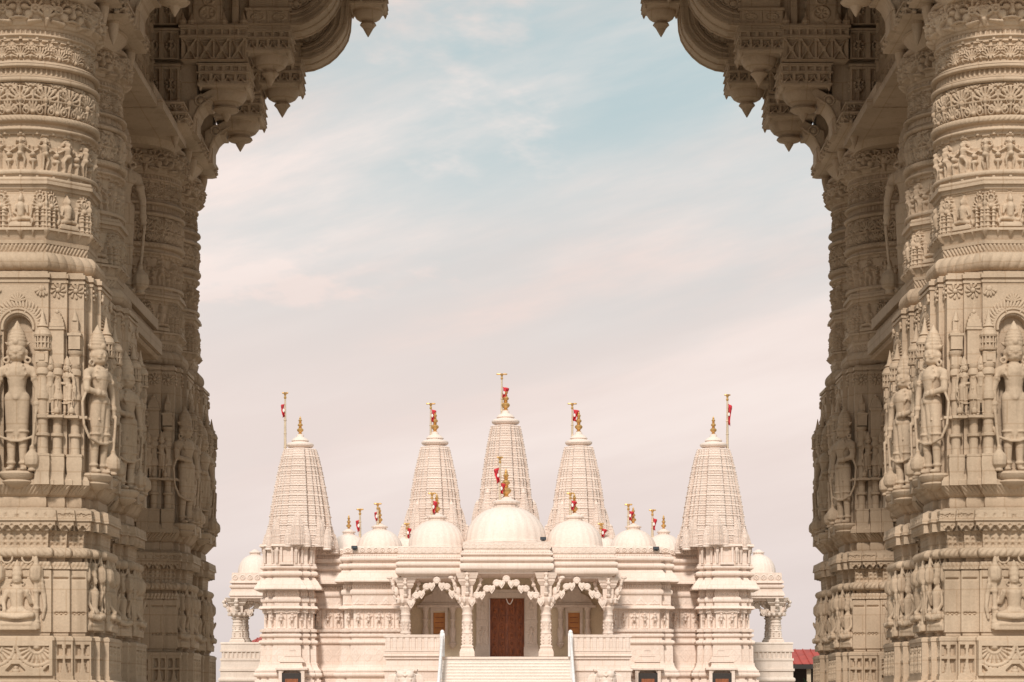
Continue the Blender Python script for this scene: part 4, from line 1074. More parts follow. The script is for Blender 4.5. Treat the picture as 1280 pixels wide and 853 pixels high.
tp('porch_roof', tband(P, boxcls(P), prow(677.5), 111.4), M['marble'])
for x0, x1 in ((497.5, 577.7), (689.3, 769.5)):
    P = [(x0, 0), (x1, 0), (x1, 100), (x0, 100)]
    tp('porch_roof', tband(P, boxcls(P), prow(683.5), 111.9), M['marble'])
# back wall of the porch with three openings
YB = 116.2; sB = YB/F
def wx(a, b, y0, y1, mb, d0=0, d1=.4): mb.bx(TX(a, YB), TX(b, YB), YB+d0, YB+d1, TZ(y1, YB), TZ(y0, YB))
w = MB()
for a, b, y0, y1 in ((496, 541.5, 700, 821), (541.5, 556.5, 700, 766), (541.5, 556.5, 793, 821), (556.5, 612, 700, 821), (612, 655.5, 700, 748), (655.5, 710, 700, 821), (710, 725, 700, 766), (710, 725, 793, 821), (725, 771, 700, 821)):
    wx(a, b, y0, y1, w)
pw = tp('porch_wall', w, M['plaster'])
for xm in (549, 717.5):
    f = MB()
    for k in (-1, 1): wx(xm+k*9-1.6, xm+k*9+1.6, 764, 795, f, -.08, -.005)
    wx(xm-11, xm+11, 759.5, 764, f, -.1, -.005)
    wx(xm-27, xm+27, 757, 760, f, -.34, -.005); wx(xm-24, xm+24, 754, 756.9, f, -.24, -.005)
    f.extr([(TX(xm-22, YB), TZ(753.8, YB)), (TX(xm+22, YB), TZ(753.8, YB)), (TX(xm+17, YB), TZ(746, YB)), (TX(xm+9, YB), TZ(742, YB)), (TX(xm+4, YB), TZ(733, YB)), (TX(xm-4, YB), TZ(733, YB)), (TX(xm-9, YB), TZ(742, YB)), (TX(xm-17, YB), TZ(746, YB))], YB-.16, YB-.005)
    for k in (-1, 1):
        f.lathe([(.17, 0), (.2, .06), (.12, .14), (.12, .3), (.17, .5), (.15, .75), (.1, .85), (.12, .95), (.1, 1.1), (.16, 1.2), (.11, 1.3), (.12, 1.6), (.2, 1.75), (.2, 1.82)], 12, (TX(xm+k*17, YB), YB-.16, TZ(806, YB)))
        f.lathe([(.02, -.2), (.12, -.08), (.2, 0)], 10, (TX(xm+k*17, YB), YB-.16, TZ(806, YB)))
    fr = tp('window_frame', f, M['grey_marble'])
    p = MB(); wx(xm-7.3, xm+7.3, 766.2, 792.8, p, .12, .2); tp('window_shutter', p, M['orange_wood'], parent=fr)
    p = MB()
    for yy in (772, 778.5, 785): wx(xm-5.4, xm+5.4, yy-.45, yy+.45, p, .10, .119)
    tp('shutter_rail', p, M['teak'], parent=fr)
f = MB()
for a, b in ((606, 612.3), (655.2, 661.5)): wx(a, b, 744, 821, f, -.12, -.005)
wx(604, 663.5, 741, 747.6, f, -.16, -.005); wx(600, 667.5, 737.5, 740.8, f, -.26, -.005)
df = tp('door_frame', f, M['grey_marble'])
for k in (0, 1):
    x0 = 612.4+k*21.45; d = MB(); wx(x0, x0+21.42, 748.2, 821, d, .12, .2)
    leaf = tp('door_leaf', d, M['teak'], parent=df)
    d = MB()
    for j in range(7):
        wx(x0+2.2, x0+9.6, 750.5+10*j, 758.5+10*j, d, .085, .119); wx(x0+11.6, x0+19, 750.5+10*j, 758.5+10*j, d, .085, .119)
        d.ell((TX(x0+5.9, YB), YB+.08, TZ(754.5+10*j, YB)), (.07, .03, .09), 8, 5); d.ell((TX(x0+15.3, YB), YB+.08, TZ(754.5+10*j, YB)), (.07, .03, .09), 8, 5)
    tp('carved_panel', d, M['teak'], parent=df)
# looped garland over the door
gmbb = MB(); pts = [(TX(633+8*t, 115.9), 115.8, TZ(749+6.5*(1-(2*t-1)**2), 115.9)) for t in np.linspace(0, 1, 9)]; gmbb.tube(pts, .028, 6)
thing('door_garland', 'small white string garland looped over the brown main door', 'garland', (0, 0, 0), None, gmbb.mesh('door_garland'), M['white_cloth'])
# scalloped torana arches between the porch columns
def toran(x0, x1, yb, yt, n, Y):
    mb = MB(); s = Y/F
    for i in range(n):
        t = i/(n-1); x = x0+(x1-x0)*t; k = abs(2*t-1); y = yt+(yb-yt)*k**1.25
        up = i % 2 == (n//2) % 2
        cx, cz = TX(x, Y), TZ(y, Y); q = (4.9 if n > 9 else 4.6)*s
        if up:
            mb.lathe2([(math.cos(a), math.sin(a)) for a in np.linspace(-1.5, 1.5, 7)], 14, (cx, Y, cz+.12), (q, .09, q*.95))
            mb.tor((cx, Y-.06, cz+.12), q*.62, .03, 'y', 14, 6)
        else:
            a = [(0, -1.35), (.55, -.6), (.9, 0), (.8, .55), (.4, .8), (0, .6), (-.4, .8), (-.8, .55), (-.9, 0), (-.55, -.6)]
            mb.extr([(cx+u*q*1.02, cz+v*q*1.05) for u, v in a], Y-.08, Y+.08)
            mb.extr([(cx+u*q*.55, cz+v*q*.6) for u, v in a], Y-.13, Y-.081)
    pts = [(TX(x0+(x1-x0)*t, Y), Y, TZ(yt+(yb-yt)*abs(2*t-1)**1.25-1.2, Y)) for t in np.linspace(0, 1, 25)]
    mb.tube(pts, 1.5*s, 6); return mb
for x0, x1, yb, yt, n, Y in ((514, 578, 754, 729, 11, 111.9), (590, 676, 752, 727, 15, 111.6), (689, 753, 754, 729, 11, 111.9)):
    tp('scalloped_toran', toran(x0, x1, yb, yt, n, Y), M['marble'])
# platform, parapets and stairs
P = [(480.5, 6), (553, 6), (553, 0), (714, 0), (714, 6), (789, 6), (789, 200), (480.5, 200)]
fl = [(821.2, 824, lin(0, 0)), (824, 826, lin(-2, -2)), (826, 836, lin(-2, -1)), (836, 840, tor(0, 2)), (840, 852, lin(0, 0)), (852, 860, tor(0, 3)), (860, 931, lin(1, 1))]
tp('porch_platform', tband(P, boxcls(P), fl, 111), M['marble'])
for x0, x1 in ((480.5, 553), (713.8, 789)):
    P = [(x0, 0), (x1, 0), (x1, 4), (x0, 4)]
    t_bal = tt(8.5, 17); t_bal.box(0, 8, 2.6, 9, 1.4, .3); t_bal.H[:] = np.where(np.abs(t_bal.X) < 3.0, 1.2, 0)
    par = [(793.5, 796.5, lin(.8, .8)), (796.5, 797.5, lin(0, 0)), (797.5, 813, lin(-1, -1), {'f': (t_bal.H, 8.5, 1)}), (813, 814.5, lin(.5, .5)), (814.5, 818.5, lin(-.3, -.3), {'f': (t_circ.H*.5, 6, .6)}), (818.5, 821.2, tor(.5, 1.2))]
    tp('parapet', tband(P, boxcls(P), par, 111.2), M['marble'])
st = MB(); nst = 28; z0 = TZ(821.3, 111)-.004
rise = z0/nst
for i in range(nst):
    zt = z0-(i)*rise; y1 = 111-i*.31
    hw0 = TX(553.5, 111); hw1 = TX(713.5, 111)
    st.bx(hw0, hw1, y1-.31, y1, 0.002, zt-rise)
    st.bx(hw0-.01, hw1+.01, y1-.34, y1-.28, zt-rise-.03, zt-rise+.006)
tp('stair', st, M['pale'])
for px, d in ((553, -1), (713, 1)):
    h = MB(); x = TX(px, 111)
    x2 = TX(px+d*1.2, 111)
    h.bx(x-.11, x+.11, 110.75, 110.95, TZ(821, 111), TZ(792, 111)); h.ell((x, 110.85, TZ(790.8, 111)), (.1, .1, .12), 10, 7)
    yb = 111-nst*.31
    h.tube([(x, 110.8, TZ(795, 111)), (x+d*.05, yb, 1.15)], .07, 10); h.tube([(x, 110.8, TZ(806, 111)), (x+d*.05, yb, .65)], .045, 8)
    for k in range(1, 6):
        t = k/5; yy = 110.8+(yb-110.8)*t; zz = TZ(795, 111)+(1.15-TZ(795, 111))*t; h.cap((x+d*.05*t, yy, max(0, zz-1.2)), (x+d*.05*t, yy, zz), .06, .06, 8, 3)
    thing('stair_handrail', f'pale metal handrail running down the {"left" if d < 0 else "right"} edge of the temple steps', 'handrail', (0, 0, 0), 'handrails of the temple steps', h.mesh('stair_handrail'), M['steel'])
# side porch columns and torana
for m in (0, 1):
    for px, Y in ((297, 121.5), (304, 125.6)):
        x = mirror_x(px) if m else px
        s = Y/F; c = tp('porch_column', tcolumn((804-772)*s, (772-748)*s, 6.3*s), M['grey_marble'], (TX(x, Y), Y+.1, TZ(804, Y)))
        if Y < 122:
            d = 1 if m else -1
            tp('capital_strut', STRUT, M['grey_marble'], (TX(x, Y)+d*.2, Y, TZ(770, Y)), parent=c, sc=(d*.8, .8, .8))
    x0, x1 = (304, 372) if not m else (mirror_x(372), mirror_x(304))
    tp('scalloped_toran', toran(x0, x1, 771, 752, 9, 121.6), M['grey_marble'])

# ---- domes
def dome_mesh(R, H):
    prof = [(1.04, -.06), (1.04, 0), (1.0, .02), (.995, .14), (.965, .30), (.915, .45), (.83, .60), (.71, .745), (.56, .86), (.42, .93), (.30, .965)]
    mb = MB(); mb.lathe([(r*R, z*H) for r, z in prof], 96, (0, 0, 0), lambda t: 1-.024*np.abs(np.sin(t*12))**.6+.010)
    mb.lathe([(.30*R, .95*H), (.31*R, 1.0*H), (.28*R, 1.02*H), (.28*R, 1.05*H), (.335*R, 1.07*H), (.35*R, 1.12*H), (.30*R, 1.15*H), (.20*R, 1.19*H), (.13*R, 1.25*H), (.08*R, 1.27*H)], 32, (0, 0, 0), lambda t: 1+.03*np.cos(t*16))
    return mb.mesh('dome')
def kalash_mesh(h):
    p = [(.10, 0), (.13, .03), (.07, .07), (.12, .12), (.19, .19), (.20, .25), (.15, .31), (.07, .35), (.11, .38), (.07, .41), (.14, .47), (.155, .52), (.11, .58), (.06, .62), (.10, .65), (.06, .68), (.10, .73), (.11, .77), (.07, .82), (.05, .85), (.07, .88), (.035, .94), (.008, 1.0)]
    return MB().lathe([(r*h*.92, z*h) for r, z in p], 16).mesh('kalash')
flags = []
DOMES = [(632.5, 678, 633.5, 50, 114.6, 586, 618), (546, 684, 650.5, 35, 114.6, 617, 644), (718, 684, 650.5, 35, 114.6, 617, 644),
         (474.5, 690, 662, 29, 117.5, 634, 657), (791.5, 690, 662, 29, 117.5, 634, 657), (436, 693, 668, 24, 121, 644, 664), (829.5, 693, 668, 24, 121, 644, 664),
         (319, 717, 693.5, 21.5, 123.5, 683, 692), (948, 717, 693.5, 21.5, 123.5, 683, 692), (511, 690, 671, 20, 119, 656, 668), (753, 690, 671, 20, 119, 656, 668)]
domes = []
for px, yb, yt, r, Y, k0, k1 in DOMES:
    s = Y/F; H = (yb-yt)*s/1.0
    d = tp('dome', dome_mesh(r*s, H), M['marble_dome'], (TX(px, Y), Y, TZ(yb, Y)))
    zt = TZ(yb, Y)+H*1.26
    kh = TZ(k0, Y)-zt
    if px not in (319, 948):
        tp('kalash', kalash_mesh(max(kh, .3)), M['gold'], (TX(px, Y), Y, zt), parent=d)
    domes.append(d)
# roof terraces that carry the domes
ro = MB()
for x0, x1, y, Ya, Yb in ((430, 837, 690, 115.2, 145), (396, 871, 694, 118, 145)):
    ro.bx(TX(x0, Ya), TX(x1, Ya), Ya, Yb, TZ(714, Ya), TZ(y, Ya))
tp('roof_terrace', ro, M['marble'])

# ---- spires
def gavaksha(w, h):
    R = Rel(w, h, .03); return R
def spire_tile():
    R = Rel(1.0, 1.0, .05)
    R.H = np.where(np.hypot(R.X, R.Y-.40) < .42, .75, 0); R.H = np.where((np.hypot(R.X, R.Y-.36) < .20), .0, R.H)
    R.H = np.where(R.Y > .84, 1.0, R.H); return R.H
SPT = spire_tile()
SQ = [(.34, 1.04), (.34, .90), (.62, .90), (.62, .76), (.80, .76), (.76, .80), (.76, .62), (.90, .62), (.90, .34)]
SQ = [(.34, 1.08), (.34, .90), (.62, .90), (.62, .78), (.78, .78), (.78, .62), (.90, .62), (.90, .34), (1.08, .34)]
def spire_mesh(prof, tier, tw=.16, dep=.03):
    """prof: (z, half width) bottom to top"""
    P, _ = ratha(SQ, ['e']*9); P = np.array(P); 
    zs = np.array([p[0] for p in prof]); ws = np.array([p[1] for p in prof]); n = int((zs[-1]-zs[0])/tier); segs = []
    g = random.Random(int(ws.sum()*997))
    for i in range(n):
        a = zs[0]+(zs[-1]-zs[0])*i/n; b = zs[0]+(zs[-1]-zs[0])*(i+1)/n; c = a+(b-a)*.68
        wa, wb, wc = np.interp(a, zs, ws), np.interp(b, zs, ws), np.interp(c, zs, ws); k = 1.0 if i % 4 else 1.035
        segs.append((a, c, lin(wa*.985, wc*.985), {'e': (SPT, tw*(1 if i % 2 else .72), dep*ws.mean()*(.75+.5*g.random()))}))
        segs.append((c, b, lin(wc*k, wb*k)))
    mb = band(P, ['e']*len(P), segs, .035, 1.0, 0, 'scale', dz=tier/6)
    return mb
def crown_mesh(r, z0):
    mb = MB()
    mb.lathe([(r*.8, z0), (r*.82, z0+r*.16), (r*1.08, z0+r*.20), (r*1.2, z0+r*.34), (r*1.2, z0+r*.46), (r*1.05, z0+r*.58), (r*.72, z0+r*.66), (r*.72, z0+r*.74), (r*.8, z0+r*.78), (r*.62, z0+r*1.0), (r*.34, z0+r*1.14), (r*.30, z0+r*1.34), (r*.2, z0+r*1.4)], 48, (0, 0, 0), lambda t: 1+.03*np.abs(np.sin(t*12)))
    return mb
def mini_spire():
    mb = spire_mesh([(0, .24), (.25, .235), (.5, .20), (.75, .14), (1.0, .065)], .07, .25, .10)
    c = crown_mesh(.075, .985); mb.add(c.V[0], c.F); mb.lathe([(.26, -.12), (.28, -.08), (.25, -.02), (.28, .0)], 20)
    return mb.mesh('small_spire')
MINI = mini_spire()
def half_spire():
    mb = spire_mesh([(0, .30), (.25, .285), (.5, .245), (.75, .185), (1.0, .10)], .05, .17, .085)
    c = crown_mesh(.085, .99); mb.add(c.V[0], c.F); return mb.mesh('half_spire')
HALF = half_spire()
def lata():
    """curved face panel ending in a round-headed finial"""
    mb = MB()
    mb.extr([(-.22, 0), (.22, 0), (.2, .5), (.16, .8), (.08, .95), (0, 1.0), (-.08, .95), (-.16, .8), (-.2, .5)], -.06, .06)
    mb.extr([(-.13, .06), (.13, .06), (.12, .45), (.1, .7), (0, .84), (-.1, .7), (-.12, .45)], -.1, -.061)
    for i in range(7): mb.bx(-.20+.012*i, .20-.012*i, -.13, -.101, .08+.1*i, .10+.1*i)
    return mb.mesh('face_panel')
LATA = lata()
def spire(px, Y, prof, kal, halves, minis, latas, ring):
    s = Y/F; zb = TZ(prof[-1][0], Y)
    pr = [((prof[-1][0]-y)*s, w*s) for y, w in prof[::-1]]
    o = tp('spire', spire_mesh(pr, 3.1*s, .125, .04), M['marble_dome'], (TX(px, Y), Y, zb))
    zt = pr[-1][0]; r = ring[1]*s/1.2
    tp('amalaka', crown_mesh(r, 0), M['marble_dome'], (TX(px, Y), Y, zb+zt-.01), parent=o)
    ztop = zb+zt+r*1.38
    tp('kalash', kalash_mesh(TZ(kal[0], Y)-ztop), M['gold'], (TX(px, Y), Y, ztop), parent=o)
    for dx, dy, yb, yt in minis:
        h = (yb-yt)*s; q = (.86 if dy > -20 else .72)*h
        tp('small_spire', MINI, M['marble_dome'], (TX(px, Y)+dx*s, Y+dy*s, TZ(yb, Y)), parent=o, sc=(q, q, h/1.13))
    for dx, dy, yb, yt, hw in halves:
        h = (yb-yt)*s; k = hw*s/.30
        tp('half_spire', HALF, M['marble_dome'], (TX(px, Y)+dx*s, Y+dy*s, TZ(yb, Y)), parent=o, sc=(k, k, h/1.11))
    for dx, dy, yb, yt, w in latas:
        h = (yb-yt)*s
        tp('face_panel', LATA, M['marble'], (TX(px, Y)+dx*s, Y+dy*s, TZ(yb, Y)), parent=o, sc=(w*s*2.2, 1.6, h))
    return o
for m in (0, 1):
    X = lambda p: mirror_x(p) if m else p
    spire(X(375.3), 116.0, [(562, 18.3), (568, 20.3), (585, 24.2), (606, 28.2), (625, 31.3), (643, 34), (686, 39)], (520.5,),
          [(-18, 0, 686, 606, 14.5), (18, 0, 686, 606, 14.5), (0, -22, 686, 612, 15), (-32, -2, 687, 646, 12), (32, -2, 687, 646, 12), (-25, -25, 686, 648, 10), (25, -25, 686, 648, 10), (0, -35, 684, 642, 11)],
          [(-36, -30, 687, 660), (36, -30, 687, 660), (-12, -38, 684, 660), (12, -38, 684, 660), (-43, 0, 690, 667), (43, 0, 690, 667)],
          [], (556, 16.5))
    spire(X(543.7), 124.5, [(559, 16), (566, 17.8), (580, 21), (595, 23.9), (615, 27), (633, 29.3), (655, 31.6), (690, 34)], (513.5,),
          [(-17, 0, 690, 592, 16), (17, 0, 690, 592, 16), (0, -17, 690, 598, 15), (-30, 0, 690, 632, 12), (30, 0, 690, 632, 12), (-21, -22, 690, 628, 11), (21, -22, 690, 628, 11)],
          [(-40, -4, 690, 655), (40, -4, 690, 655)], [], (553, 16.5))
spire(632, 128.0, [(533, 16.5), (541, 18.3), (555, 20.8), (575, 24), (600, 27.3), (625, 30), (650, 32.4), (690, 36)], (484,),
      [(-24, 0, 690, 603, 14.5), (24, 0, 690, 603, 14.5), (0, -18, 690, 585, 16), (-35, 0, 690, 625, 10), (35, 0, 690, 625, 10), (-22, -22, 690, 612, 11), (22, -22, 690, 612, 11)], [], [], (527, 17))

# ---- flagpoles
def flagpole(px, Y, yt, yb, flag, bar, lean, label, tone=0):
    z0 = TZ(yb, Y); h = TZ(yt, Y)-z0; s = Y/F
    o = thing('flagpole', label, 'flagpole', (TX(px, Y), Y, z0), 'flagpoles on the temple roof')
    p = MB(); p.lathe([(.07, 0), (.06, h*.4), (.045, h*.8), (.04, h-.1)], 10)
    for k in range(3): p.ell((0, 0, h*(.2+.2*k)), (.08, .08, .06), 8, 5)
    link('pole', p, M['pole'], o)
    b = MB(); b.cap((-bar*s, 0, h), (bar*s, 0, h), .04, .04, 8, 3); b.ell((0, 0, h-.22), (.07, .07, .09), 8, 5); b.lathe([(.02, h-.2), (.07, h-.05), (.1, h+.02)], 8)
    link('crossbar', b, M['gold'], o)
    for (fy0, fy1, dx) in flag:
        a = (TZ(fy0, Y)-z0, TZ(fy1, Y)-z0); n = 9; V = []; w = abs(dx)*s
        # hanging pennant, folded and waving
        for i in range(n):
            t = i/(n-1); zt_ = a[0]+(a[1]-a[0])*t
            for j in range(5):
                u = j/4; x = (dx*s)*(u*(1-.55*t)+.25*math.sin(t*5+u)*.6+.1*t); y = .10*math.sin(7*u+6*t)
                V.append((x+.04*np.sign(dx), y-.05, zt_-.12*u*(a[0]-a[1])))
        f = MB(); f.add(V, grid_faces(n, 5, False)); me = f.mesh('flag')
        fo = link('flag', me, M['red'], o); sd = fo.modifiers.new('thick', 'SOLIDIFY'); sd.thickness = .02
        e = MB(); e.ell((dx*s*.4, -.17, a[0]+(a[1]-a[0])*.55), (.05, .012, .09), 8, 5); link('emblem', e, M['white_cloth'], fo)
    return o
flagpole(627.3, 128, 468, 545, [(484, 498, 7)], 6, 0, 'tallest flagpole, beside the gold finial of the central spire')
flagpole(538.5, 124.5, 505, 572, [(512, 527, 5)], 5, 0, 'flagpole beside the gold finial of the spire left of the central one')
flagpole(715.3, 124.5, 505, 572, [(512, 526, 7)], 5, 0, 'flagpole beside the gold finial of the spire right of the central one')
flagpole(356.5, 116, 491.5, 576, [(505, 521, -4)], 3, 0, 'pale flagpole rising from the shoulder of the leftmost spire')
flagpole(909.2, 116, 494, 576, [(505, 530, 4)], 3, 0, 'pale flagpole rising from the shoulder of the rightmost spire')
flagpole(625, 114.3, 572, 632, [(585, 603, -6), (604, 617, 5)], 3, 0, 'flagpole with two red flags on top of the large central dome')
flagpole(540, 114.4, 617, 652, [(626, 641, 5)], 4, 0, 'flagpole on the ribbed dome over the left porch bay')
flagpole(713, 114.4, 617, 652, [(626, 637, 6)], 4, 0, 'flagpole on the ribbed dome over the right porch bay')
flagpole(472.2, 117.3, 630, 668, [(640, 651, -3)], 4, 0, 'flagpole on the dome above the relief wall left of the porch')
flagpole(785.5, 117.3, 631, 668, [(639, 650, 5)], 4, 0, 'flagpole on the dome above the relief wall right of the porch')
flagpole(450, 121, 637, 676, [(650, 664, -4)], 3.5, 0, 'flagpole on the half-hidden dome next to the leftmost spire')
flagpole(815.5, 121, 638, 676, [(648, 662, 4)], 3.5, 0, 'flagpole on the half-hidden dome next to the rightmost spire')
flagpole(508.5, 118.6, 655, 685, [(660, 672, 4)], 3, 0, 'short flagpole between the left porch dome and the dome to its left')
flagpole(751, 118.6, 655, 685, [(661, 671, 6)], 3, 0, 'short flagpole between the right porch dome and the dome to its right')

# ---- elephants beside the stairs
def elephant():
    m = MB(); c, e = m.cap, m.ell
    e((0, 1.0, 1.35), (.72, 1.1, .75), 20, 14); e((0, -.2, 1.55), (.48, .45, .52), 18, 12); e((-.18, -.4, 1.8), (.22, .25, .22)); e((.18, -.4, 1.8), (.22, .25, .22))
    for s in (-1, 1):
        e((s*.55, -.05, 1.45), (.30, .07, .42)); c((s*.42, .2, 1.0), (s*.42, .15, .08), .22, .2); c((s*.45, 1.7, 1.0), (s*.45, 1.75, .08), .24, .2); c((s*.2, -.55, 1.3), (s*.24, -.95, 1.05), .07, .03)
        e((s*.26, -.58, 1.6), (.05, .04, .04))
    m.tube([(0, -.5, 1.5), (0, -.72, 1.15), (0, -.75, .7), (0, -.7, .35), (0, -.85, .2)], .15, 10)
    m.box((0, 1.0, 2.02), (.5, .6, .06)); m.tor((0, -.35, 1.92), .2, .05); m.tube([(-.4, -.35, 2.0), (0, -.68, 1.75), (.4, -.35, 2.0)], .045, 8); m.box((0, .7, .04), (.75, 1.4, .06))
    return remesh(m, 'elephant_statue', .025, 2)
EL = elephant(); EL.materials.append(M['marble'])
for px, lab in ((507, 'carved stone elephant on the left of the temple steps'), (757, 'carved stone elephant on the right of the temple steps')):
    Y = 107.6; o = thing('elephant_statue', lab, 'statue', (TX(px, Y), Y, 0), 'stone elephants by the steps')
    zb = TZ(834, Y)-2.15
    b = MB(); x = 0
    b.bx(-1.1, 1.1, -1.0, 2.5, 0, zb-.18); b.bx(-1.2, 1.2, -1.1, 2.6, zb-.18, zb)
    link('statue_base', b, M['marble'], o); link('elephant_body', EL, M['marble'], o, (0, 0, zb))
# ---- floodlights
for px, py, Y, lab in ((679, 675, 113.1, 'small black floodlight at the foot of the central dome'), (443, 686, 113.9, 'small black floodlight on the roof edge left of the porch'), (820, 687, 113.9, 'small black floodlight on the roof edge right of the porch')):
    o = thing('floodlight', lab, 'floodlight', (TX(px, Y), Y, TZ(py, Y)-.06), 'floodlights on the temple roof')
    q = MB(); q.box((0, 0, .12), (.14, .08, .07)); q.lathe([(.1, 0), (.1, .03), (.03, .04), (.03, .08)], 10); link('lamp_body', q, M['black'], o)
    g = MB().box((0, -.085, .12), (.11, .004, .05)); link('lamp_glass', g, M['glass'], o)
# ---- low buildings with red roofs beyond
def pavilion(x0, x1, y0, y1, ye, Y, label):
    cx = (TX(x0, Y)+TX(x1, Y))/2; hw = (TX(x1, Y)-TX(x0, Y))/2; o = thing('red_roofed_building', label, 'building', (cx, Y, 0), 'low buildings with red roofs behind the temple')
    zt, zm = TZ(y0, Y), TZ(y1, Y)
    r = MB(); r.add([(-hw, -4, zm), (hw, -4, zm), (hw, 4, zm), (-hw, 4, zm), (-hw+1.2, 0, zt), (hw-1.2, 0, zt)], [np.array([0, 1, 5, 4]), np.array([2, 3, 4, 5]), np.array([1, 2, 5]), np.array([3, 0, 4]), np.array([3, 2, 1, 0])])
    n = int(2*hw/.45)
    for i in range(1, n):
        x = -hw+2*hw*i/n; k = min(1, (hw-abs(x))/1.2)
        r.cap((x, -4.02, zm+.02), (x, -4+4*k-.05, zm+(zt-zm)*k+.02), .035, .035, 6, 2)
    link('roof', r, M['roof_red'], o)
    g = MB().bx(-hw, hw, -4.08, -3.9, zm-.28, zm-.01); link('gutter', g, M['dark'], o)
    w = MB().bx(-hw+1, hw-1, 0, 3.4, 0, zm-.02); link('wall', w, M['dark'], o)  # near-black wall puts the shade under the roof into its colour
    k = max(2, int(2*hw/2.2))
    for i in range(k+1):
        x = -hw+.3+(2*hw-.6)*i/k; link('post', MB().bx(x-.12, x+.12, -3.7, -3.46, 0, zm-.02), M['pole'], o)
pavilion(955, 1090, 812, 832, 0, 150, 'low red-roofed building partly hidden behind the right gateway columns')
pavilion(303, 352, 796.5, 812, 0, 165, 'red roof seen through the left side porch of the temple')
# trees beside the low building
def tree(px, Y, h, seed, label):
    g = np.random.default_rng(seed); o = thing('tree', label, 'tree', (TX(px, Y), Y, 0), 'trees beyond the right side porch')
    t = MB(); t.tube([(0, 0, 0), (.05, .05, h*.3), (-.1, .1, h*.55)], .14, 8)
    for k in range(6):
        a = k*1.05; t.cap((0, 0, h*(.3+.04*k)), (math.cos(a)*h*.28, math.sin(a)*h*.28, h*(.55+.06*k)), .07, .03, 6, 2)
    link('trunk', t, M['bark'], o)
    n = 2600; cl = g.normal(size=(26, 3))*[h*.2, h*.2, h*.15]+[0, 0, h*.68]
    c = cl[g.integers(0, 26, n)]+g.normal(size=(n, 3))*h*.075
    d1 = g.normal(size=(n, 3)); d1 /= np.linalg.norm(d1, axis=1)[:, None]; d2 = np.cross(d1, g.normal(size=(n, 3))); d2 /= np.linalg.norm(d2, axis=1)[:, None]
    L = .16+.1*g.random((n, 1)); V = np.stack([c-d1*L, c+d2*L*.5, c+d1*L, c-d2*L*.5], 1).reshape(-1, 3)
    cr = MB(); cr.add(V, np.arange(4*n).reshape(-1, 4)); link('crown', cr, M['leaf'], o)
for i, (px, Y, h, lab) in enumerate(((992, 140, 2.7, 'dark green shrubby tree against the red-roofed building, nearest the temple'), (1003, 142, 3.0, 'dark green tree in front of the middle of the red-roofed building'), (1014, 141, 2.8, 'dark green tree under the red roof, close to the right gateway columns'))):
    tree(px, Y, h, 20+i, lab)

# ---- ground
gr = MB(); gr.add([(-3000, -3000, -.01), (3000, -3000, -.01), (3000, 6000, -.01), (-3000, 6000, -.01)], np.array([0, 1, 2, 3])); struct('ground', gr, M['grass'])
pv = MB(); pv.add([(-40, -60, 0), (40, -60, 0), (40, 150, 0), (-40, 150, 0)], np.array([0, 1, 2, 3])); struct('paved_forecourt', pv, M['paving'])

# ------------------------------------------------------------------ light, sky, camera
SUN_EL, SUN_AZ = 41, 10      # degrees; azimuth measured from straight behind the camera towards the left
wd = bpy.data.worlds.new('World'); scene.world = wd; wd.use_nodes = True
nt = wd.node_tree; N, L = nt.nodes.new, nt.links.new; bg = nt.nodes['Background']
sky = N('ShaderNodeTexSky'); sky.sky_type = 'NISHITA'; sky.sun_disc = False; sky.sun_elevation = math.radians(SUN_EL); sky.sun_rotation = math.radians(180+SUN_AZ)
sky.air_density = 1.0; sky.dust_density = 2.0; sky.ozone_density = 1.2
hs = N('ShaderNodeHueSaturation'); hs.inputs['Saturation'].default_value = 0.55; L(sky.outputs['Color'], hs.inputs['Color'])
tc = N('ShaderNodeTexCoord'); sep = N('ShaderNodeSeparateXYZ'); L(tc.outputs['Generated'], sep.inputs['Vector'])
def noise(scale, rot, sc, detail, rough, off=(0, 0, 0)):
    m0 = N('ShaderNodeMapping'); m0.inputs['Rotation'].default_value = rot; mp = N('ShaderNodeMapping'); mp.inputs['Scale'].default_value = sc; mp.inputs['Location'].default_value = off; L(m0.outputs['Vector'], mp.inputs['Vector'])
    n = N('ShaderNodeTexNoise'); n.inputs['Scale'].default_value = scale; n.inputs['Detail'].default_value = detail; n.inputs['Roughness'].default_value = rough
    L(tc.outputs['Generated'], m0.inputs['Vector']); L(mp.outputs['Vector'], n.inputs['Vector']); return n.outputs['Fac']
def mrange(v, a, b, c, d, smooth=True):
    m = N('ShaderNodeMapRange'); m.inputs['From Min'].default_value = a; m.inputs['From Max'].default_value = b; m.inputs['To Min'].default_value = c; m.inputs['To Max'].default_value = d
    if smooth: m.interpolation_type = 'SMOOTHSTEP'
    L(v, m.inputs['Value']); return m.outputs['Result']
def math_(op, a, b):
    m = N('ShaderNodeMath'); m.operation = op; m.use_clamp = op == 'ADD'
    for i, v in enumerate((a, b)):
        if isinstance(v, (int, float)): m.inputs[i].default_value = v
        else: L(v, m.inputs[i])
    return m.outputs['Value']
def mixc(f, a, b):
    m = N('ShaderNodeMix'); m.data_type = 'RGBA'
    if isinstance(f, (int, float)): m.inputs['Factor'].default_value = f
    else: L(f, m.inputs['Factor'])
    for k, v in (('A', a), ('B', b)):
        if isinstance(v, tuple): m.inputs[k].default_value = (*v, 1)
        else: L(v, m.inputs[k])
    return m.outputs['Result']
SB = 0.10     # background strength; colours below are divided by it
q = lambda r, g, b: (r/SB, g/SB, b/SB)
n1 = noise(3.4, (0, .24, 0), (.8, .8, 3.8), 7, .58, (1.3, 0, .4)); n2 = noise(8, (0, .32, 0), (1, 1, 4.5), 7, .62, (3, 1, 0))
n4 = noise(6.5, (0, -.1, 0), (1, 1, 2.2), 6, .6, (0, 2, 7))
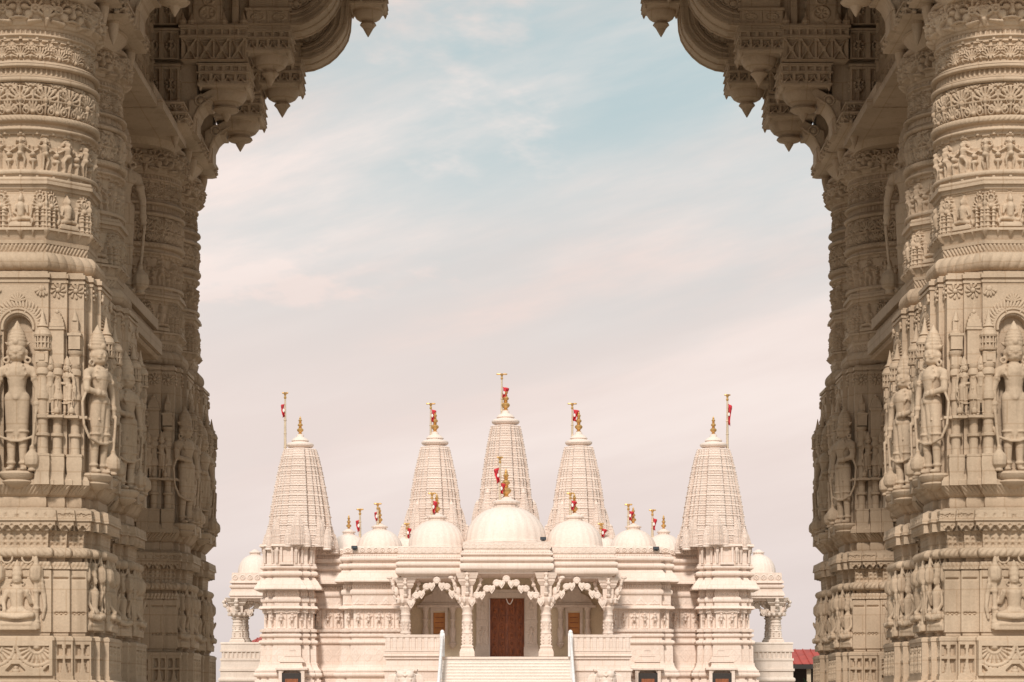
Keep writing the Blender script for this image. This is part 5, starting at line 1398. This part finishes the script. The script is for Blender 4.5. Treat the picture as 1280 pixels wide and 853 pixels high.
wisp = math_('MULTIPLY', mrange(n1, .42, .66, 0, 1), mrange(n2, .30, .68, .35, 1))
puff = mrange(n4, .56, .72, 0, .8)
n5 = noise(2.2, (0, .3, 0), (.7, .7, 3.0), 4, .5, (2, 0, 1))
zz = math_('SUBTRACT', sep.outputs['Z'], mrange(n5, .3, .7, -.04, .04, False))
low = mrange(zz, .15, .265, 1.0, 0.03)
cover = math_('ADD', math_('ADD', math_('MULTIPLY', low, .96), math_('MULTIPLY', wisp, .8)), puff)
n3 = noise(3.0, (0, .25, 0), (.8, .8, 4.5), 6, .55, (5, 0, 2))
cloud = mixc(mrange(n3, .36, .64, 0, 1), q(.84, .715, .668), q(.95, .83, .778))
hz = mrange(sep.outputs['Z'], 0.0, .12, 1.0, 0.0)
cloud = mixc(math_('MULTIPLY', hz, .7), cloud, q(.65, .575, .56))
clear = mixc(.85, hs.outputs['Color'], q(.50, .635, .655))
L(mixc(cover, clear, cloud), bg.inputs['Color']); bg.inputs['Strength'].default_value = SB

sd = bpy.data.lights.new('sun', 'SUN'); sd.energy = 3.2; sd.angle = math.radians(8); sd.color = (1.0, .925, .855)
so = bpy.data.objects.new('sun', sd); COL.objects.link(so)
el, az = math.radians(SUN_EL), math.radians(SUN_AZ)
dirv = Vector((-math.sin(az)*math.cos(el), -math.cos(az)*math.cos(el), math.sin(el)))   # towards the sun
so.rotation_euler = dirv.to_track_quat('Z', 'Y').to_euler(); so.location = (-20, -60, 60)

cd = bpy.data.cameras.new('camera'); cam = bpy.data.objects.new('camera', cd); COL.objects.link(cam)
cd.sensor_width = 36; cd.lens = 85; cd.shift_y = (HZ-426.5)/1280; cd.clip_start = .1; cd.clip_end = 9000
cam.location = (0, 0, EYE); cam.rotation_euler = (PI/2, 0, 0); scene.camera = cam
scene.view_settings.view_transform = 'Standard'; scene.view_settings.look = 'None'; scene.view_settings.exposure = 0.0; scene.view_settings.gamma = 1.0
scene.render.engine = 'CYCLES'; scene.cycles.use_denoising = True; scene.cycles.max_bounces = 6; scene.cycles.diffuse_bounces = 4
